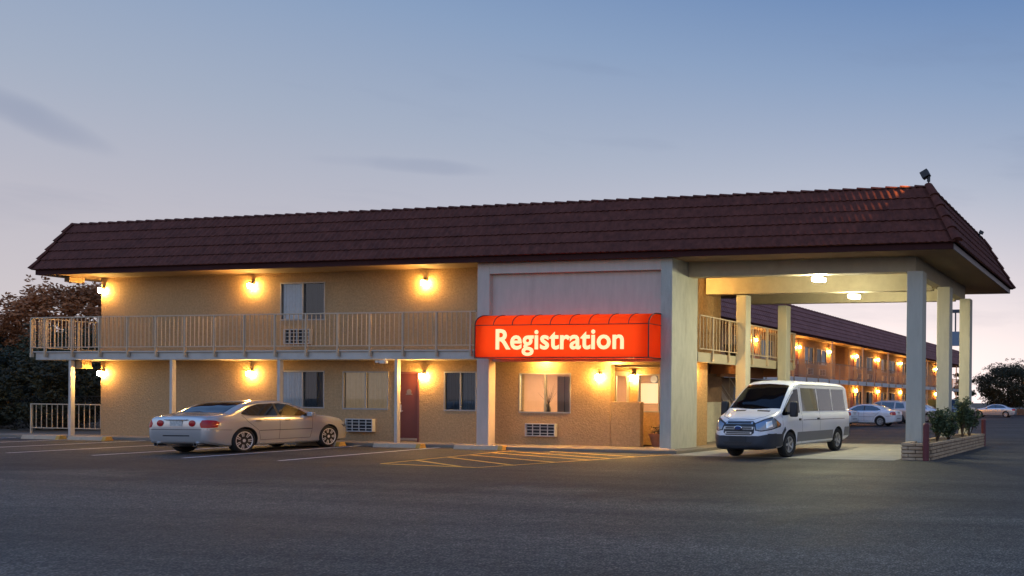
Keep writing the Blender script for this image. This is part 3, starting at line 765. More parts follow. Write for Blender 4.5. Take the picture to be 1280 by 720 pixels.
m = MB(); m.box(PX0+.03,PX1-.03,PY0+.03,PY1-.03,-.02,.38); o = m.build('mortar', mat('mortar', (.14,.10,.065), .95), pl); o.location = -pl.location
LEAF = mat('shrub_leaf', (.045,.075,.03), .6, var=.45, vscale=5)
WOOD = mat('shrub_stem', (.09,.06,.04), .85)
def shrub(loc, r, h, seed, label):
    t = thing('shrub', label, 'shrub', loc, 0, 'shrubs in the brick planter')
    rnd = random.Random(seed); s = MB(); f = MB()
    for k in range(13):
        a = rnd.uniform(0,6.28); rr_ = rnd.uniform(.25,1)*r; hh = h*rnd.uniform(.55,1.05)
        tip = Vector((math.cos(a)*rr_*.75, math.sin(a)*rr_, hh)); mid = Vector((tip.x*.45, tip.y*.45, hh*.5))
        s.tube([(0,0,-.05), mid, tip], [.018,.012,.005], 5)
        for q in range(6):
            c = mid.lerp(tip, q/5)+Vector((rnd.uniform(-.05,.05),)*3); leaf_mass(f, rnd, c, (.14,.16,.13), 34, .042)
    s.build('stem', WOOD, t, fix=False); f.build('foliage', LEAF, t, fix=False)
    return t
shrub((-6.18,22.65,.4), .55, 1.05, 1, 'dark leafy shrub in the planter just behind the front column')
shrub((-6.12,23.75,.4), .45, .8, 2, 'shrub in the middle of the planter just before the second column')
shrub((-6.15,25.75,.4), .55, 1.3, 3, 'tall spiky shrub in the planter just behind the second column')
shrub((-6.15,26.8,.4), .5, 1.05, 4, 'shrub at the rear end of the planter before the last column')
MAROON = mat('bollard_paint', (.13,.025,.03), .5, var=.12, vscale=8, dirt=.2, dscale=5)
def bollard(loc, h, label):
    t = MB(); t.lathe([(.085,-.05),(.085,h-.04),(.06,h-.01),(0,h)], (0,0,0), 'z', 18)
    o = t.build('bollard', MAROON, smooth=True, loc=loc); return tag(o, label, 'bollard', 'maroon bollards at the planter corners')
bollard((-5.86,20.36,0), 1.02, 'maroon steel bollard at the front corner of the brick planter')
bollard((-5.82,27.66,0), .98, 'maroon steel bollard beside the rear end of the brick planter')
# stairs behind the side balcony
st = thing('staircase', 'steel staircase with tan handrails climbing behind the side balcony', 'staircase', (-17,27,0))
s = MB()
for k in range(14): s.box(-16.95,-16.06, 26.4+.27*k, 26.66+.27*k, 2.62-.2*k-.05, 2.62-.2*k)
o = s.build('tread', CONC, st); o.location = -st.location
s = MB(); s.bar((-16.02,26.2,2.70),(-16.02,29.95,-.08),.04,.25); s.bar((-16.99,26.2,2.70),(-16.99,29.95,-.08),.04,.25)
o = s.build('stringer', RAILP, st); o.location = -st.location
s = MB()
for x in (-16.0,-17.0):
    for dz in (.95,.25): s.tube([(x,26.2,2.82+dz),(x,29.9,.06+dz)], .022)
    for k in range(5): s.tube([(x,26.3+.85*k,2.75-.634*k),(x,26.3+.85*k,3.68-.634*k)], .018)
o = s.build('handrail', RAILP, st); o.location = -st.location

# ------------------------------------------------------------------ far wing
FX, FE, FS = -23.3, -22.1, -22.0
fw = thing('motel_wing', 'long tan motel wing with maroon roof stretching away behind the canopy', 'motel', (-28, 65, 0))
def par_w(o): o.parent = fw; o.location = -fw.location
FY0, FY1 = 38., 93.5
STF = mat('stucco_orange', (.36,.235,.135), .9, var=.14, vscale=5, bump=.3, bscale=40)
winsU = [(41.2,42.6,1),(44.4,46.0,0),(47.0,48.3,1),(50.6,52.1,0),(52.6,54.3,1),(60.3,61.9,0),(62.7,64.2,1),(66.4,68.0,0),(68.6,70.2,1),(72.5,74.1,0),(75.0,76.5,1),(79.8,81.5,1),(85.3,87,0)]
doors = [42.9,48.9,59.1,64.5,70.8,77.2,83.4]
m = MB(); PW = lambda a, d, z: (FX-d, a, z)
holes = []
for a, b, c in winsU: holes += [(a,b,4.15,5.3),(a,b,1.15,2.35)]
for y in doors: holes += [(y,y+.85,3.1,5.25),(y,y+.85,.1,2.25)]
wall_grid(m, FY0, 56.0, 0, 5.8, [h for h in holes if h[1] < 56.0], PW, .15)
wall_grid(m, 58.6, FY1-1.5, 0, 5.8, [h for h in holes if h[0] > 58.5], PW, .15)
par_w(m.build('wall', STF))
m = MB(); m.box(FX-3,FX-.1,55.85,55.99,0,5.8); m.box(FX-3,FX-.1,58.61,58.75,0,5.8); m.box(FX-3.1,FX-3,55.85,58.75,0,5.8); m.box(-35,FX-.15,FY1-1.65,FY1-1.5,0,5.8); m.box(-35,FX-.15,FY0,FY0+.15,0,5.8); m.box(-35,-34.8,FY0+.16,FY1-1.66,0,5.8)
par_w(m.build('wall', STF))
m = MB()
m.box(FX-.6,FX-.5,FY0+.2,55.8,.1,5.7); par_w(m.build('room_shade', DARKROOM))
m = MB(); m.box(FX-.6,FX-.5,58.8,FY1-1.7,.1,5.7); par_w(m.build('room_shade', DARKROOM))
m = MB(); m.box(FX+.002,FS-.06,FY0,FY1,2.86,3.06); par_w(m.build('balcony_floor', CONC))
m = MB(); m.box(FS-.058,FS,FY0,FY1,2.78,3.1); par_w(m.build('balcony_fascia', mat('white_paint', (.62,.6,.57), .6, var=.05)))
m = MB(); m.box(-35.5,FE,FY0-.5,FY1+.4,5.8,5.86); par_w(m.build('soffit', SOFFIT))
m = MB(); m.box(FE-.0,FE+.04,FY0-.5,FY1+.4,5.79,5.96); par_w(m.build('fascia', FASCIA))
m = MB()
TILE_HAZED = mat('roof_tile_far_hazed', (.27,.115,.10), .85, var=.2, vscale=1.4, bump=.2, bscale=20, dirt=.25, dscale=.5)  # lighter copy of the main tile, haze and sky light put into its colour
tile_slope(m, (FE+.1,FY0-.6,5.95), (FE+.1,FY1+.5,5.95), (FE-.65,FY0-.6,7.7), (FE-.65,FY1-.3,7.7), 6, .25, (.92,0,.4))
tile_slope(m, (FE+.1,FY1+.5,5.95), (-35.6,FY1+.5,5.95), (FE-.65,FY1-.3,7.7), (-34.9,FY1-.3,7.7), 6, .25, (0,.92,.4))
tile_slope(m, (-35.6,FY0-.6,5.95), (FE+.1,FY0-.6,5.95), (-34.9,FY0+.2,7.7), (FE-.65,FY0-.6,7.7), 6, .25, (0,-.92,.4))
rf = m.build('roof', TILE_HAZED, smooth=True, fix=False); par_w(rf)
m = MB(); half_caps(m, (FE-.68,FY0-.5,7.72), (FE-.68,FY1-.3,7.72), 120, .1); m.build('ridge_cap', TILE_HAZED, rf, smooth=True, fix=False)
m = MB(); m.box(-34.9,FE-.7,FY0+.2,FY1-.35,7.3,7.5); par_w(m.build('roof_deck', MATS['roof_felt']))
CURT_W = mat('curtain_white', (.72,.74,.8), .9, var=.04)
for a, b, side in winsU:
    for z0, z1 in ((4.15,5.3),(1.15,2.35)):
        L_, R_ = (CURT_W, DRAPE) if side == 0 else (DRAPE, CURT_W)
        if z0 < 2 and int(a) % 3: L_, R_ = (CURTAIN, DRAPE) if side == 0 else (DRAPE, CURTAIN)
        window(par_w, PW, a, b, z0, z1, L_, R_)
for y in doors:
    for z in (.1, 3.1):
        m = MB(); m.box(FX-.1,FX-.05,y+.03,y+.82,z,z+2.12); o = m.build('door', mat('door_brown', (.16,.05,.035), .5)); par_w(o)
        m = MB(); m.box(FX-.05,FX-.02,y+.7,y+.76,z+.95,z+1.2); m.build('handle', METAL, o)
ppw = [.8+1.85*k for k in range(30)]
o = railing(ppw, (FS+.03,FY0,0), (FS+.03,FY1,0), 3.1, 4.2, 3.22, par_w, mat('rail_tan', (.36,.27,.19), .6), gap=.16, foot=2.86, outward=(1,0,0))
for y in [40.2+6.15*k for k in range(9)]:
    m = MB(); m.box(FS-.2,FS-.09,y,y+.11,0,2.84); par_w(m.build('post', RAILP))
    m = MB(); m.box(FS-.2,FS-.09,y,y+.11,3.07,5.79); par_w(m.build('post', RAILP))
# lamps and units on the far wing
fl0 = wall_lamp((FX+.001,43.6,5.2), 'lit wall lamp on the upper walkway of the far wing, first from the canopy end', R(90), FARGLOW)
fl0['group'] = 'lit wall lamps on the far wing'
ordn = ['second','third','fourth','fifth','sixth','seventh','eighth']
ups = [49.6,54.7,60.15,65.4,71.7,77.9,84.4]
for k, y in enumerate(ups): dup(fl0, (FX+.001,y,5.18), R(90), f'lit wall lamp on the upper walkway of the far wing, {ordn[k]} from the canopy end')
lows = [54.7,57.3,60.15,65.4,71.7,77.9,84.4]
for k, y in enumerate(lows): 
    xx = FX+.001 if not 56 < y < 58.6 else FX-2.999
    dup(fl0, (xx,y,2.42), R(90), f'lit wall lamp on the ground floor of the far wing, {["first"]and(["first"]+ordn)[k]} from the canopy end')
for k, (a, b, s_) in enumerate(winsU[1:11]):
    t = ac_unit(-.5,.5,3.4,3.85,0,f'grilled air conditioner behind the far wing railing, {(["first"]+ordn+["ninth","tenth"])[k]} from the canopy end', R(90))
    t.location = (FX+.001,(a+b)/2,3.4); t['group'] = 'air conditioners on the far wing'

# ------------------------------------------------------------------ vehicles
def pch(pts):
    xs = [p[0] for p in pts]; ys = [p[1] for p in pts]; n = len(xs)
    dl = [(ys[i+1]-ys[i])/(xs[i+1]-xs[i]) for i in range(n-1)]
    ms = [dl[0]]+[0 if dl[i-1]*dl[i] <= 0 else 2*dl[i-1]*dl[i]/(dl[i-1]+dl[i]) for i in range(1, n-1)]+[dl[-1]]
    def f(x):
        if x <= xs[0]: return ys[0]
        if x >= xs[-1]: return ys[-1]
        i = max(k for k in range(n-1) if xs[k] <= x); h = xs[i+1]-xs[i]; t = (x-xs[i])/h
        return (2*t**3-3*t*t+1)*ys[i]+(t**3-2*t*t+t)*h*ms[i]+(-2*t**3+3*t*t)*ys[i+1]+(t**3-t*t)*h*ms[i+1]
    return f
class Car:
    """body lofted along x (0 = rear bumper, L = nose) from profile curves; details are laid on it by ray casting"""
    def __init__(s, L, top, bot, half, belt, tumble, wheels, wr, stations=90, crown=.035, edge=.09):
        s.L = L; s.top, s.bot, s.half, s.belt = map(pch, (top, bot, half, belt)); s.k = tumble
        s.wheels = wheels; s.wr = wr
        xs = sorted(set([0,.015,.04,.08,.14]+[L-v for v in (0,.015,.04,.08,.14)]+[L*i/stations for i in range(1, stations)]))
        xs = [x for i, x in enumerate(xs) if i == 0 or x-xs[i-1] > .012 or x == L]
        rings = []
        for x in xs:
            zb, zt, w, bl = s.bot(x), s.top(x), s.half(x), s.belt(x)
            zs = min(bl, zt-.05); gh = zt-zs
            e = min(edge, gh*.45); c = min(crown, gh*.3)
            zr = zt-c-e*.55
            ws = w*.96
            yg = lambda z: ws-max(0, z-zs)*s.k
            r = [(0,zb),(w*.55,zb),(w*.90,zb+.01),(w*.965,zb+.06),(w*.985,zb+(zs-zb)*.3),(w,zb+(zs-zb)*.55),(w*.992,zb+(zs-zb)*.8),(w*.98,zs-.035),(ws,zs)]
            for q in (.3,.65,1): r.append((yg(zs+(zr-zs)*q), zs+(zr-zs)*q))
            yr = yg(zr)
            r += [(yr-e*.35, zr+e*.38), (yr-e, zt-c*.75), (yr*.6 if yr*.6 < yr-e else (yr-e)*.6, zt-c*.3), (0, zt)]
            rings.append([(x, y, z) for y, z in r]+[(x, -y, z) for y, z in r[-2:0:-1]])
        n = len(rings[0]); vs = [p for r in rings for p in r]; fs = []
        for i in range(len(rings)-1):
            for k in range(n): fs.append((i*n+k, i*n+(k+1)%n, (i+1)*n+(k+1)%n, (i+1)*n+k))
        fs.append(tuple(range(n-1,-1,-1))); fs.append(tuple((len(rings)-1)*n+k for k in range(n)))
        bm = bmesh.new(); bv = [bm.verts.new((x-L/2, y, z)) for x, y, z in vs]
        for f in fs: bm.faces.new([bv[i] for i in f])
        bmesh.ops.triangulate(bm, faces=[f for f in bm.faces if len(f.verts) > 4])
        bmesh.ops.recalc_face_normals(bm, faces=bm.faces)
        s.bvh = BVHTree.FromBMesh(bm); s.bm = bm
    def start(s, name, label, cat, loc, rz, paint, group=None):
        s.root = thing(name, label, cat, loc, rz, group); s.paint = paint
        me = bpy.data.meshes.new('body'); s.bm.to_mesh(me)
        src = bpy.data.objects.new('body_source', me); col.objects.link(src)
        cut = MB()
        for x, y, r in [(x, y, s.wr*1.14) for x, t in s.wheels for y in (t, -t)]:
            sg = 1 if y > 0 else -1
            cut.lathe([(r,-.17*1),(r,.35)] if sg > 0 else [(r,-.35),(r,.17)], (x-s.L/2, y, s.wr+.01), 'y', 40)
        co = cut.build('cut_source', BLACK, fix=True)
        b = src.modifiers.new('b', 'BOOLEAN'); b.object = co; b.operation = 'DIFFERENCE'; b.solver = 'EXACT'
        bpy.context.view_layer.update()
        me2 = bpy.data.meshes.new_from_object(src.evaluated_get(bpy.context.evaluated_depsgraph_get()))
        bpy.data.objects.remove(src); bpy.data.objects.remove(co)
        me2.materials.clear(); me2.materials.append(paint); me2.materials.append(BLACK)
        for p in me2.polygons:
            p.material_index = 0
            for x, t in s.wheels:
                if all(((me2.vertices[i].co.x-(x-s.L/2))**2+(me2.vertices[i].co.z-s.wr-.01)**2)**.5 < s.wr*1.14+.003 for i in p.vertices): p.material_index = 1
        me2.name = 'body'; me2.shade_smooth()
        try: me2.set_sharp_from_angle(angle=R(32))
        except Exception: pass
        s.body = bpy.data.objects.new('body', me2); col.objects.link(s.body); s.body.parent = s.root
        return s.root
    def hit(s, p, d, off):
        h = s.bvh.ray_cast(Vector(p), Vector(d))
        if h[0] is None:
            h = s.bvh.find_nearest(Vector(p)+Vector(d)*3)
        n = h[1]
        if n.dot(Vector(d)) > 0: n = -n
        return h[0]+n*off
    def P(s, u, v, view):
        h = s.L/2
        if view == 'L': return ((u-h, 3, v), (0,-1,0))
        if view == 'R': return ((u-h, -3, v), (0,1,0))
        if view == 'B': return ((-h-2, u, v), (1,0,0))
        if view == 'F': return ((h+2, u, v), (-1,0,0))
        if view == 'T': return ((u-h, v, 5), (0,0,-1))
        # corner views: u along the slanted plane
        sx, sy = {'BR': (-1,-1), 'BL': (-1,1), 'FR': (1,-1), 'FL': (1,1)}[view]
        a = .7071
        d = Vector((-sx*a, -sy*a, 0)); t = Vector((sx*a, -sy*a, 0))  # +u runs towards the end's centre line
        return (tuple(Vector((sx*h*1., sy*.9, v))-d*3+t*u), tuple(d))
    def patch(s, name, bottom, top, view, m, n=14, k=6, off=.004, parent=None, thick=.014, mb=None):
        own = mb is None; mb = mb or MB()
        def along(pl, t):
            seg = [math.dist(pl[i], pl[i+1]) for i in range(len(pl)-1)]; T = sum(seg) or 1e-9; d = t*T
            for i, q in enumerate(seg):
                if d <= q or i == len(seg)-1:
                    f = d/q if q else 0; return (pl[i][0]+(pl[i+1][0]-pl[i][0])*f, pl[i][1]+(pl[i+1][1]-pl[i][1])*f)
                d -= q
        vs = []; fs = []
        for j in range(k+1):
            for i in range(n+1):
                b = along(bottom, i/n); t = along(top, i/n); q = (b[0]+(t[0]-b[0])*j/k, b[1]+(t[1]-b[1])*j/k)
                vs.append(s.hit(*s.P(q[0], q[1], view), off))
        for j in range(k):
            for i in range(n): fs.append((j*(n+1)+i, j*(n+1)+i+1, (j+1)*(n+1)+i+1, (j+1)*(n+1)+i))
        d = Vector(s.P(0, 0, view)[1])*thick   # rim that dives into the body
        loop = [i for i in range(n+1)]+[(j+1)*(n+1)-1 for j in range(1, k+1)]+[k*(n+1)+i for i in range(n-1,-1,-1)]+[j*(n+1) for j in range(k-1,0,-1)]
        base = len(vs); vs += [vs[i]+d for i in loop]; L_ = len(loop)
        for i in range(L_): fs.append((loop[i], loop[(i+1)%L_], base+(i+1)%L_, base+i))
        mb.add(vs, fs)
        if own: return mb.build(name, m, parent or s.root, smooth=True)
    def line(s, mb, pts, view, w=.010, off=.002, step=.06):
        P = []
        for i in range(len(pts)-1):
            n = max(1, int(math.dist(pts[i], pts[i+1])/step))
            P += [(pts[i][0]+(pts[i+1][0]-pts[i][0])*q/n, pts[i][1]+(pts[i+1][1]-pts[i][1])*q/n) for q in range(n)]
        P.append(pts[-1]); vs = []; fs = []
        for i, p in enumerate(P):
            a = P[max(0, i-1)]; b = P[min(len(P)-1, i+1)]; l = math.dist(a, b) or 1; nx, ny = -(b[1]-a[1])/l*w/2, (b[0]-a[0])/l*w/2
            vs.append(s.hit(*s.P(p[0]-nx, p[1]-ny, view), off)); vs.append(s.hit(*s.P(p[0]+nx, p[1]+ny, view), off))
        for i in range(len(P)-1): fs.append((2*i, 2*i+2, 2*i+3, 2*i+1))
        mb.add(vs, fs)
    def rescale(s, kx, ky, kz):
        def go(o):
            for ch in o.children:
                if ch.name.split('.')[0] == 'wheel': continue
                if ch.type == 'MESH' and ch.location.length < 1e-6:
                    for v in ch.data.vertices: v.co = Vector((v.co.x*kx, v.co.y*ky, v.co.z*kz))
                else: ch.location = Vector((ch.location.x*kx, ch.location.y*ky, ch.location.z*kz)); continue
                go(ch)
        go(s.root)
        s.wheels = [(s.L/2+(x-s.L/2)*kx, t*ky) for x, t in s.wheels]
    def make_wheels(s, rim_r, tyre_w, rim_m, spokes, style='double'):
        for x, t in s.wheels:
            for sg in (1, -1):
                r = s.wr; w = tyre_w/2; c = (0,0,0)
                e = bpy.data.objects.new('wheel', None); col.objects.link(e); e.parent = s.root; e.location = (x-s.L/2, sg*(t-w), r); e.empty_display_size = .1
                b = MB(); b.lathe([(rim_r,-w*.75),(rim_r+.02,-w*.97),(r-.035,-w),(r-.01,-w*.8),(r,-w*.45),(r,w*.45),(r-.01,w*.8),(r-.035,w),(rim_r+.02,w*.97),(rim_r,w*.75),(rim_r,-w*.75)], c, 'y', 36); b.build('tyre', RUBBER, e, smooth=True)
                b = MB(); y1 = sg*w*.80
                b.lathe([(rim_r+.004,-w*.7),(rim_r+.012,y1),(rim_r-.012,y1+sg*.006),(rim_r-.03,y1-sg*.02),(rim_r-.035,-w*.7)], c, 'y', 32)
                b.lathe([(.0,y1-sg*.004),(.045,y1-sg*.004),(.065,y1-sg*.03),(.065,y1-sg*.06)], c, 'y', 16)
                for q in range(spokes):
                    a0 = 2*math.pi*q/spokes
                    for da in ((-.13,.13) if style == 'double' else (0,)):
                        i0 = (math.cos(a0+da*1.2)*.05, y1-sg*.022, math.sin(a0+da*1.2)*.05); i1 = (math.cos(a0+da)*(rim_r-.01), y1-sg*.006, math.sin(a0+da)*(rim_r-.01))
                        b.bar(i0, i1, (.019 if style == 'double' else .055), .022, up=(0,1,0))
                b.build('rim', rim_m, e, smooth=False)
                b = MB(); b.lathe([(0,y1-sg*.1),(rim_r-.03,y1-sg*.1)], c, 'y', 24); b.build('brake_disc', mat('brake', (.03,.03,.03), .6, metal=.3), e)

def paint(name, c, metal=.0, rough=.35):
    return mat(name, c, rough, metal=metal, coat=1., var=.02, vscale=1.5)
SILVER = paint('silver_paint', (.58,.565,.54), .5, .24)
WHITE = paint('white_paint_car', (.72,.73,.76), 0, .35)
CHAMP = paint('champagne_paint', (.45,.40,.36), .5, .35)
REDL = mat('tail_lens', (.42,.012,.016), .12, spec=.5)
CLEAR = mat('head_lens', (.20,.23,.28), .15, metal=.7, coat=.6)
SEAM = mat('seam_dark', (.012,.012,.014), .8)
GREYP = mat('grey_plastic', (.032,.036,.045), .55, var=.08, vscale=10)
RIMM = mat('rim_metal', (.66,.66,.67), .35, metal=.35)
STEELW = mat('wheel_cover', (.42,.42,.42), .4, metal=.5)
AMBER = mat('amber_lens', (.6,.16,.01), .15, coat=1.)

def sedan_shape(L=4.8, h=1.42, hw=.9, wr=.325, wb=(.98,3.78), low=.2, boot=1.0, tail=1.55):
    k = h/1.42
    top = [(0,.80),(.02,.93*k),(.07,.985*k),(.2,1.02*k),(.45,1.05*k),(.64,1.085*k),(.98,1.245*k),(1.32,1.36*k),(1.7,1.408*k),(2.1,1.42*k),(2.48,1.398*k),(2.84,1.295*k),(3.25,1.09*k),(3.42,1.025*k),(3.8,.965*k),(4.3,.88*k),(4.6,.78*k),(4.74,.69),(4.8,.60)]
    s_ = L/4.8; top = [(x*s_, z) for x, z in top]
    bot = [(0,.36),(.04,.30),(.25,.24),(.6,low),(L-.8,low),(L-.1,.22),(L,.34)]
    half = [(0,hw*.78),(.03,hw*.83),(.1,hw*.885),(.28,hw*.945),(.7,hw*.985),(1.3,hw),(L-1.6,hw),(L-.9,hw*.98),(L-.45,hw*.91),(L-.18,hw*.80),(L-.05,hw*.68),(L,hw*.60)]
    belt = [(0,.84),(.5,.93*k),(1.5,.95*k),(3.5*s_,.91*k),(4.0*s_,.86*k),(4.5*s_,.74),(L,.5)]
    return Car(L, top, bot, half, belt, .52, [(wb[0]*s_, hw-.015), (wb[1]*s_, hw-.015)], wr)

def dress_sedan(c, far=False, lights='wide', rim=None, spokes=6, rim_r=.215, style='double', plate=True):
    s_ = c.L/4.8; k = c.top(2.1*s_)/1.42
    X = lambda v: v*s_
    Z = lambda v: v*k
    for v in 'LR':
        c.patch('side_window', [(X(2.10),Z(.985)),(X(3.10),Z(.97))], [(X(2.10),Z(1.325)),(X(2.26),Z(1.332)),(X(2.54),Z(1.29)),(X(2.82),Z(1.16)),(X(3.11),Z(.98))], v, CARGLASS)
        c.patch('side_window', [(X(.96),Z(1.04)),(X(1.2),Z(.995)),(X(2.03),Z(.985))], [(X(.97),Z(1.07)),(X(1.2),Z(1.21)),(X(1.55),Z(1.305)),(X(2.03),Z(1.328))], v, CARGLASS)
        c.patch('door_pillar', [(X(2.025),Z(.985)),(X(2.105),Z(.985))], [(X(2.025),Z(1.326)),(X(2.105),Z(1.326))], v, BLACK, off=.003, n=2)
        mb = MB()
        for p_ in ([(X(.97),Z(1.025)),(X(1.2),Z(.98)),(X(2.05),Z(.97)),(X(3.12),Z(.957))],): c.line(mb, p_, v, .018, .006)
        mb.build('window_trim', CHROME, c.root, fix=False)
        mb = MB()
        c.line(mb, [(X(3.16),Z(.95)),(X(3.14),.62),(X(3.08),.34)], v); c.line(mb, [(X(2.06),Z(1.33)),(X(2.06),.9),(X(2.04),.34)], v)
        c.line(mb, [(X(.94),Z(1.02)),(X(1.06),.88),(X(1.40),.60),(X(1.46),.34)], v); c.line(mb, [(X(1.46),.335),(X(3.08),.335)], v)
        c.line(mb, [(X(1.42),.60),(X(3.12),.60)], v, w=.016)
        mb.build('door_seam', SEAM, c.root, fix=False)
        for x in (X(1.36), X(2.28)):
            p = c.hit(*c.P(x, Z(.855), v), .02); sg = 1 if v == 'L' else -1
            b = MB(); b.box(p.x-.09,p.x+.09,p.y-.012,p.y+.012,p.z-.016,p.z+.016); b.build('door_handle', c.paint if far else CHROME, c.root, bevel=.008)
        sg = 1 if v == 'L' else -1
        p = c.hit(*c.P(X(3.05), Z(.995), v), .0)
        b = MB(); b.box(p.x-.1,p.x+.06,p.y+sg*.05,p.y+sg*.22,p.z-.05,p.z+.08); b.box(p.x-.0,p.x+.05,p.y-sg*.02,p.y+sg*.06,p.z-.03,p.z+.01); b.build('mirror', c.paint, c.root, bevel=.03, smooth=True)
    c.patch('windscreen', [(X(3.30),-.66*k),(X(3.39),0),(X(3.30),.66*k)], [(X(2.50),-.50),(X(2.48),0),(X(2.50),.50)], 'T', CARGLASS, n=16, k=10)
    c.patch('rear_window', [(X(.68),-.60),(X(.64),0),(X(.68),.60)], [(X(1.42),-.50),(X(1.38),0),(X(1.42),.50)], 'T', CARGLASS, n=16, k=10)
    for a in ('BR','BL'):
        c.patch('tail_light', [(-.14,.72),(.05,.705),(.17,.715),(.19,.79)], [(-.18,.85),(-.12,.90),(.05,.92),(.15,.915),(.19,.83)], a, REDL, off=.008)
    for a in ('FR','FL'):
        c.patch('headlight', [(-.22,.62),(.1,.58),(.3,.58)], [(-.3,.70),(.05,.70),(.28,.66)], a, CLEAR, off=.006)
    if lights == 'round':
        for y in (-.42,.42):
            b = MB(); p = c.hit(*c.P(y,.83,'B'), 0); b.lathe([(.085,.03),(.085,-.012),(.07,-.018),(0,-.02)], p, 'x', 20); b.build('tail_light', REDL, c.root, smooth=True)
    p = c.hit(*c.P(0,.82,'B'), 0)
    b = MB(); b.box(p.x-.012,p.x+.03,-.16,.16,.755,.90); b.build('number_plate', mat('plate', (.5,.5,.47), .5, var=.3, vscale=20), c.root)
    b = MB(); b.box(p.x-.03,p.x+.03,-.30,.30,.915,.945); b.build('boot_trim', CHROME, c.root, bevel=.008)
    mb = MB(); c.line(mb, [(-.72,.665),(.72,.665)], 'B', .012); c.line(mb, [(.35,.50),(-.35,.50)], 'B', .03)
    c.line(mb, [(X(.05),.665),(X(.62),.64)], 'L', .01); c.line(mb, [(X(.05),.665),(X(.62),.64)], 'R', .01)
    mb.build('bumper_seam', SEAM, c.root, fix=False)
    c.make_wheels(rim_r, .22, rim or RIMM, spokes, style)

car = sedan_shape(4.8, 1.46, .90, .33, (1.0,3.78), .17)
hd = math.atan2(3.13, -.62)
car.start('sedan', 'silver four-door sedan parked nose to the wall under the balcony', 'car', (-25.86,18.72,0), hd, SILVER)
dress_sedan(car, lights='round', spokes=7, rim_r=.25)
for y in (-.52,.52):
    b = MB(); b.lathe([(.05,.25),(.05,0),(.043,0),(.04,.2)], (-2.42,y,.27), 'x', 16); b.build('exhaust_tip', CHROME, car.root, smooth=True)
for v in 'LR':
    mb = MB(); car.patch('x', [(1.42,.20),(3.30,.20)], [(1.42,.27),(3.30,.27)], v, None, off=.022, thick=.05, mb=mb); mb.build('side_skirt', SILVER, car.root, smooth=True)
c_ = car.hit(*car.P(-.0,1.35,'T'), 0)

# white van
L = 5.53
van = Car(L, [(0,1.72),(.02,1.92),(.08,2.0),(.25,2.05),(1.2,2.08),(3.3,2.08),(3.62,2.05),(3.9,1.93),(4.45,1.52),(4.72,1.30),(4.86,1.235),(5.1,1.16),(5.3,1.07),(5.42,.97),(5.49,.84),(5.53,.62)],
          [(0,.42),(.1,.36),(.5,.30),(4.6,.28),(5.3,.24),(5.53,.32)],
          [(0,.93),(.04,.965),(.15,.99),(.5,1.0),(4.4,1.0),(4.8,.985),(5.1,.94),(5.3,.87),(5.42,.79),(5.49,.70),(5.53,.60)],
          [(0,1.15),(4.0,1.15),(4.5,1.12),(5.0,1.0),(5.3,.9),(5.53,.5)], .17, [(1.0,.985),(4.3,.985)], .345, edge=.13, crown=.05)
vh = math.atan2(-3.2, -.13)
VSCR = mat('van_screen', (.004,.004,.005), .04, coat=.35, spec=.5)
van.start('van', 'white passenger van with dark bumper parked under the canopy facing out', 'van', (-10.66,21.93,0), vh, WHITE)
van.root['label'] = 'white passenger van with dark grey bumper under the canopy'
for v in 'LR':
    van.patch('side_window', [(3.66,1.19),(4.52,1.12),(4.70,1.12)], [(3.64,1.83),(3.95,1.80),(4.35,1.50),(4.72,1.17)], v, VSCR)
    for a, b_ in ((2.42,3.48),(1.38,2.38),(.35,1.34)):
        van.patch('side_window', [(a,1.22),(b_,1.22)], [(a+.02,1.86),(b_-.02,1.86)], v, mat('van_glass', (.05,.055,.06), .06, coat=1., spec=1.), k=6)
    van.patch('side_moulding', [(1.42,.40),(3.86,.40)], [(1.42,.66),(3.86,.66)], v, mat('van_grey', (.16,.165,.18), .45), off=.012)
    van.patch('side_moulding', [(.06,.45),(.56,.45)], [(.06,.72),(.5,.72)], v, MATS['van_grey'], off=.012)
    mb = MB(); van.line(mb, [(3.56,1.9),(3.56,.36)], v); van.line(mb, [(4.74,1.12),(4.72,.85)], v); van.line(mb, [(2.36,1.9),(2.36,.4)], v); van.line(mb, [(.5,.98),(3.5,.98)], v, .014); van.line(mb, [(3.56,1.95),(.3,1.95)], v)
    mb.build('door_seam', SEAM, van.root, fix=False)
    sg = 1 if v == 'L' else -1
    for x, z in ((3.68,1.0),(2.46,1.0)):
        p = van.hit(*van.P(x,z,v), .012); b = MB(); b.box(p.x-.03,p.x+.1,p.y-.015,p.y+.015,p.z-.03,p.z+.03); b.build('door_handle', GREYP, van.root, bevel=.01)
    p = van.hit(*van.P(4.42,1.2,v), 0)
    b = MB(); b.box(p.x-.07,p.x+.07,p.y+sg*.10,p.y+sg*.34,p.z-.12,p.z+.28); b.box(p.x-.04,p.x+.04,p.y-sg*.03,p.y+sg*.12,p.z-.06,p.z+.02); b.build('mirror', BLACK, van.root, bevel=.04, smooth=True)
    van.patch('wheel_arch', [(4.74,.36),(4.70,.62),(4.58,.74)], [(4.80,.36),(4.78,.66),(4.62,.82)], v, GREYP, off=.012, n=10, k=2)
van.patch('windscreen', [(4.66,-.84),(4.76,0),(4.66,.84)], [(3.86,-.70),(3.84,0),(3.86,.70)], 'T', mat('van_screen', (.004,.004,.005), .04, coat=.35, spec=.5), n=18, k=10, off=.006)
van.patch('bumper', [(-.90,.30),(-.5,.27),(.5,.27),(.90,.30)], [(-.93,.66),(-.62,.60),(.62,.60),(.93,.66)], 'F', GREYP, n=24, k=8, off=.03, thick=.1)
for v in 'LR': van.patch('bumper', [(4.72,.34),(5.34,.30)], [(4.74,.64),(5.34,.66)], v, GREYP, off=.024, thick=.06)
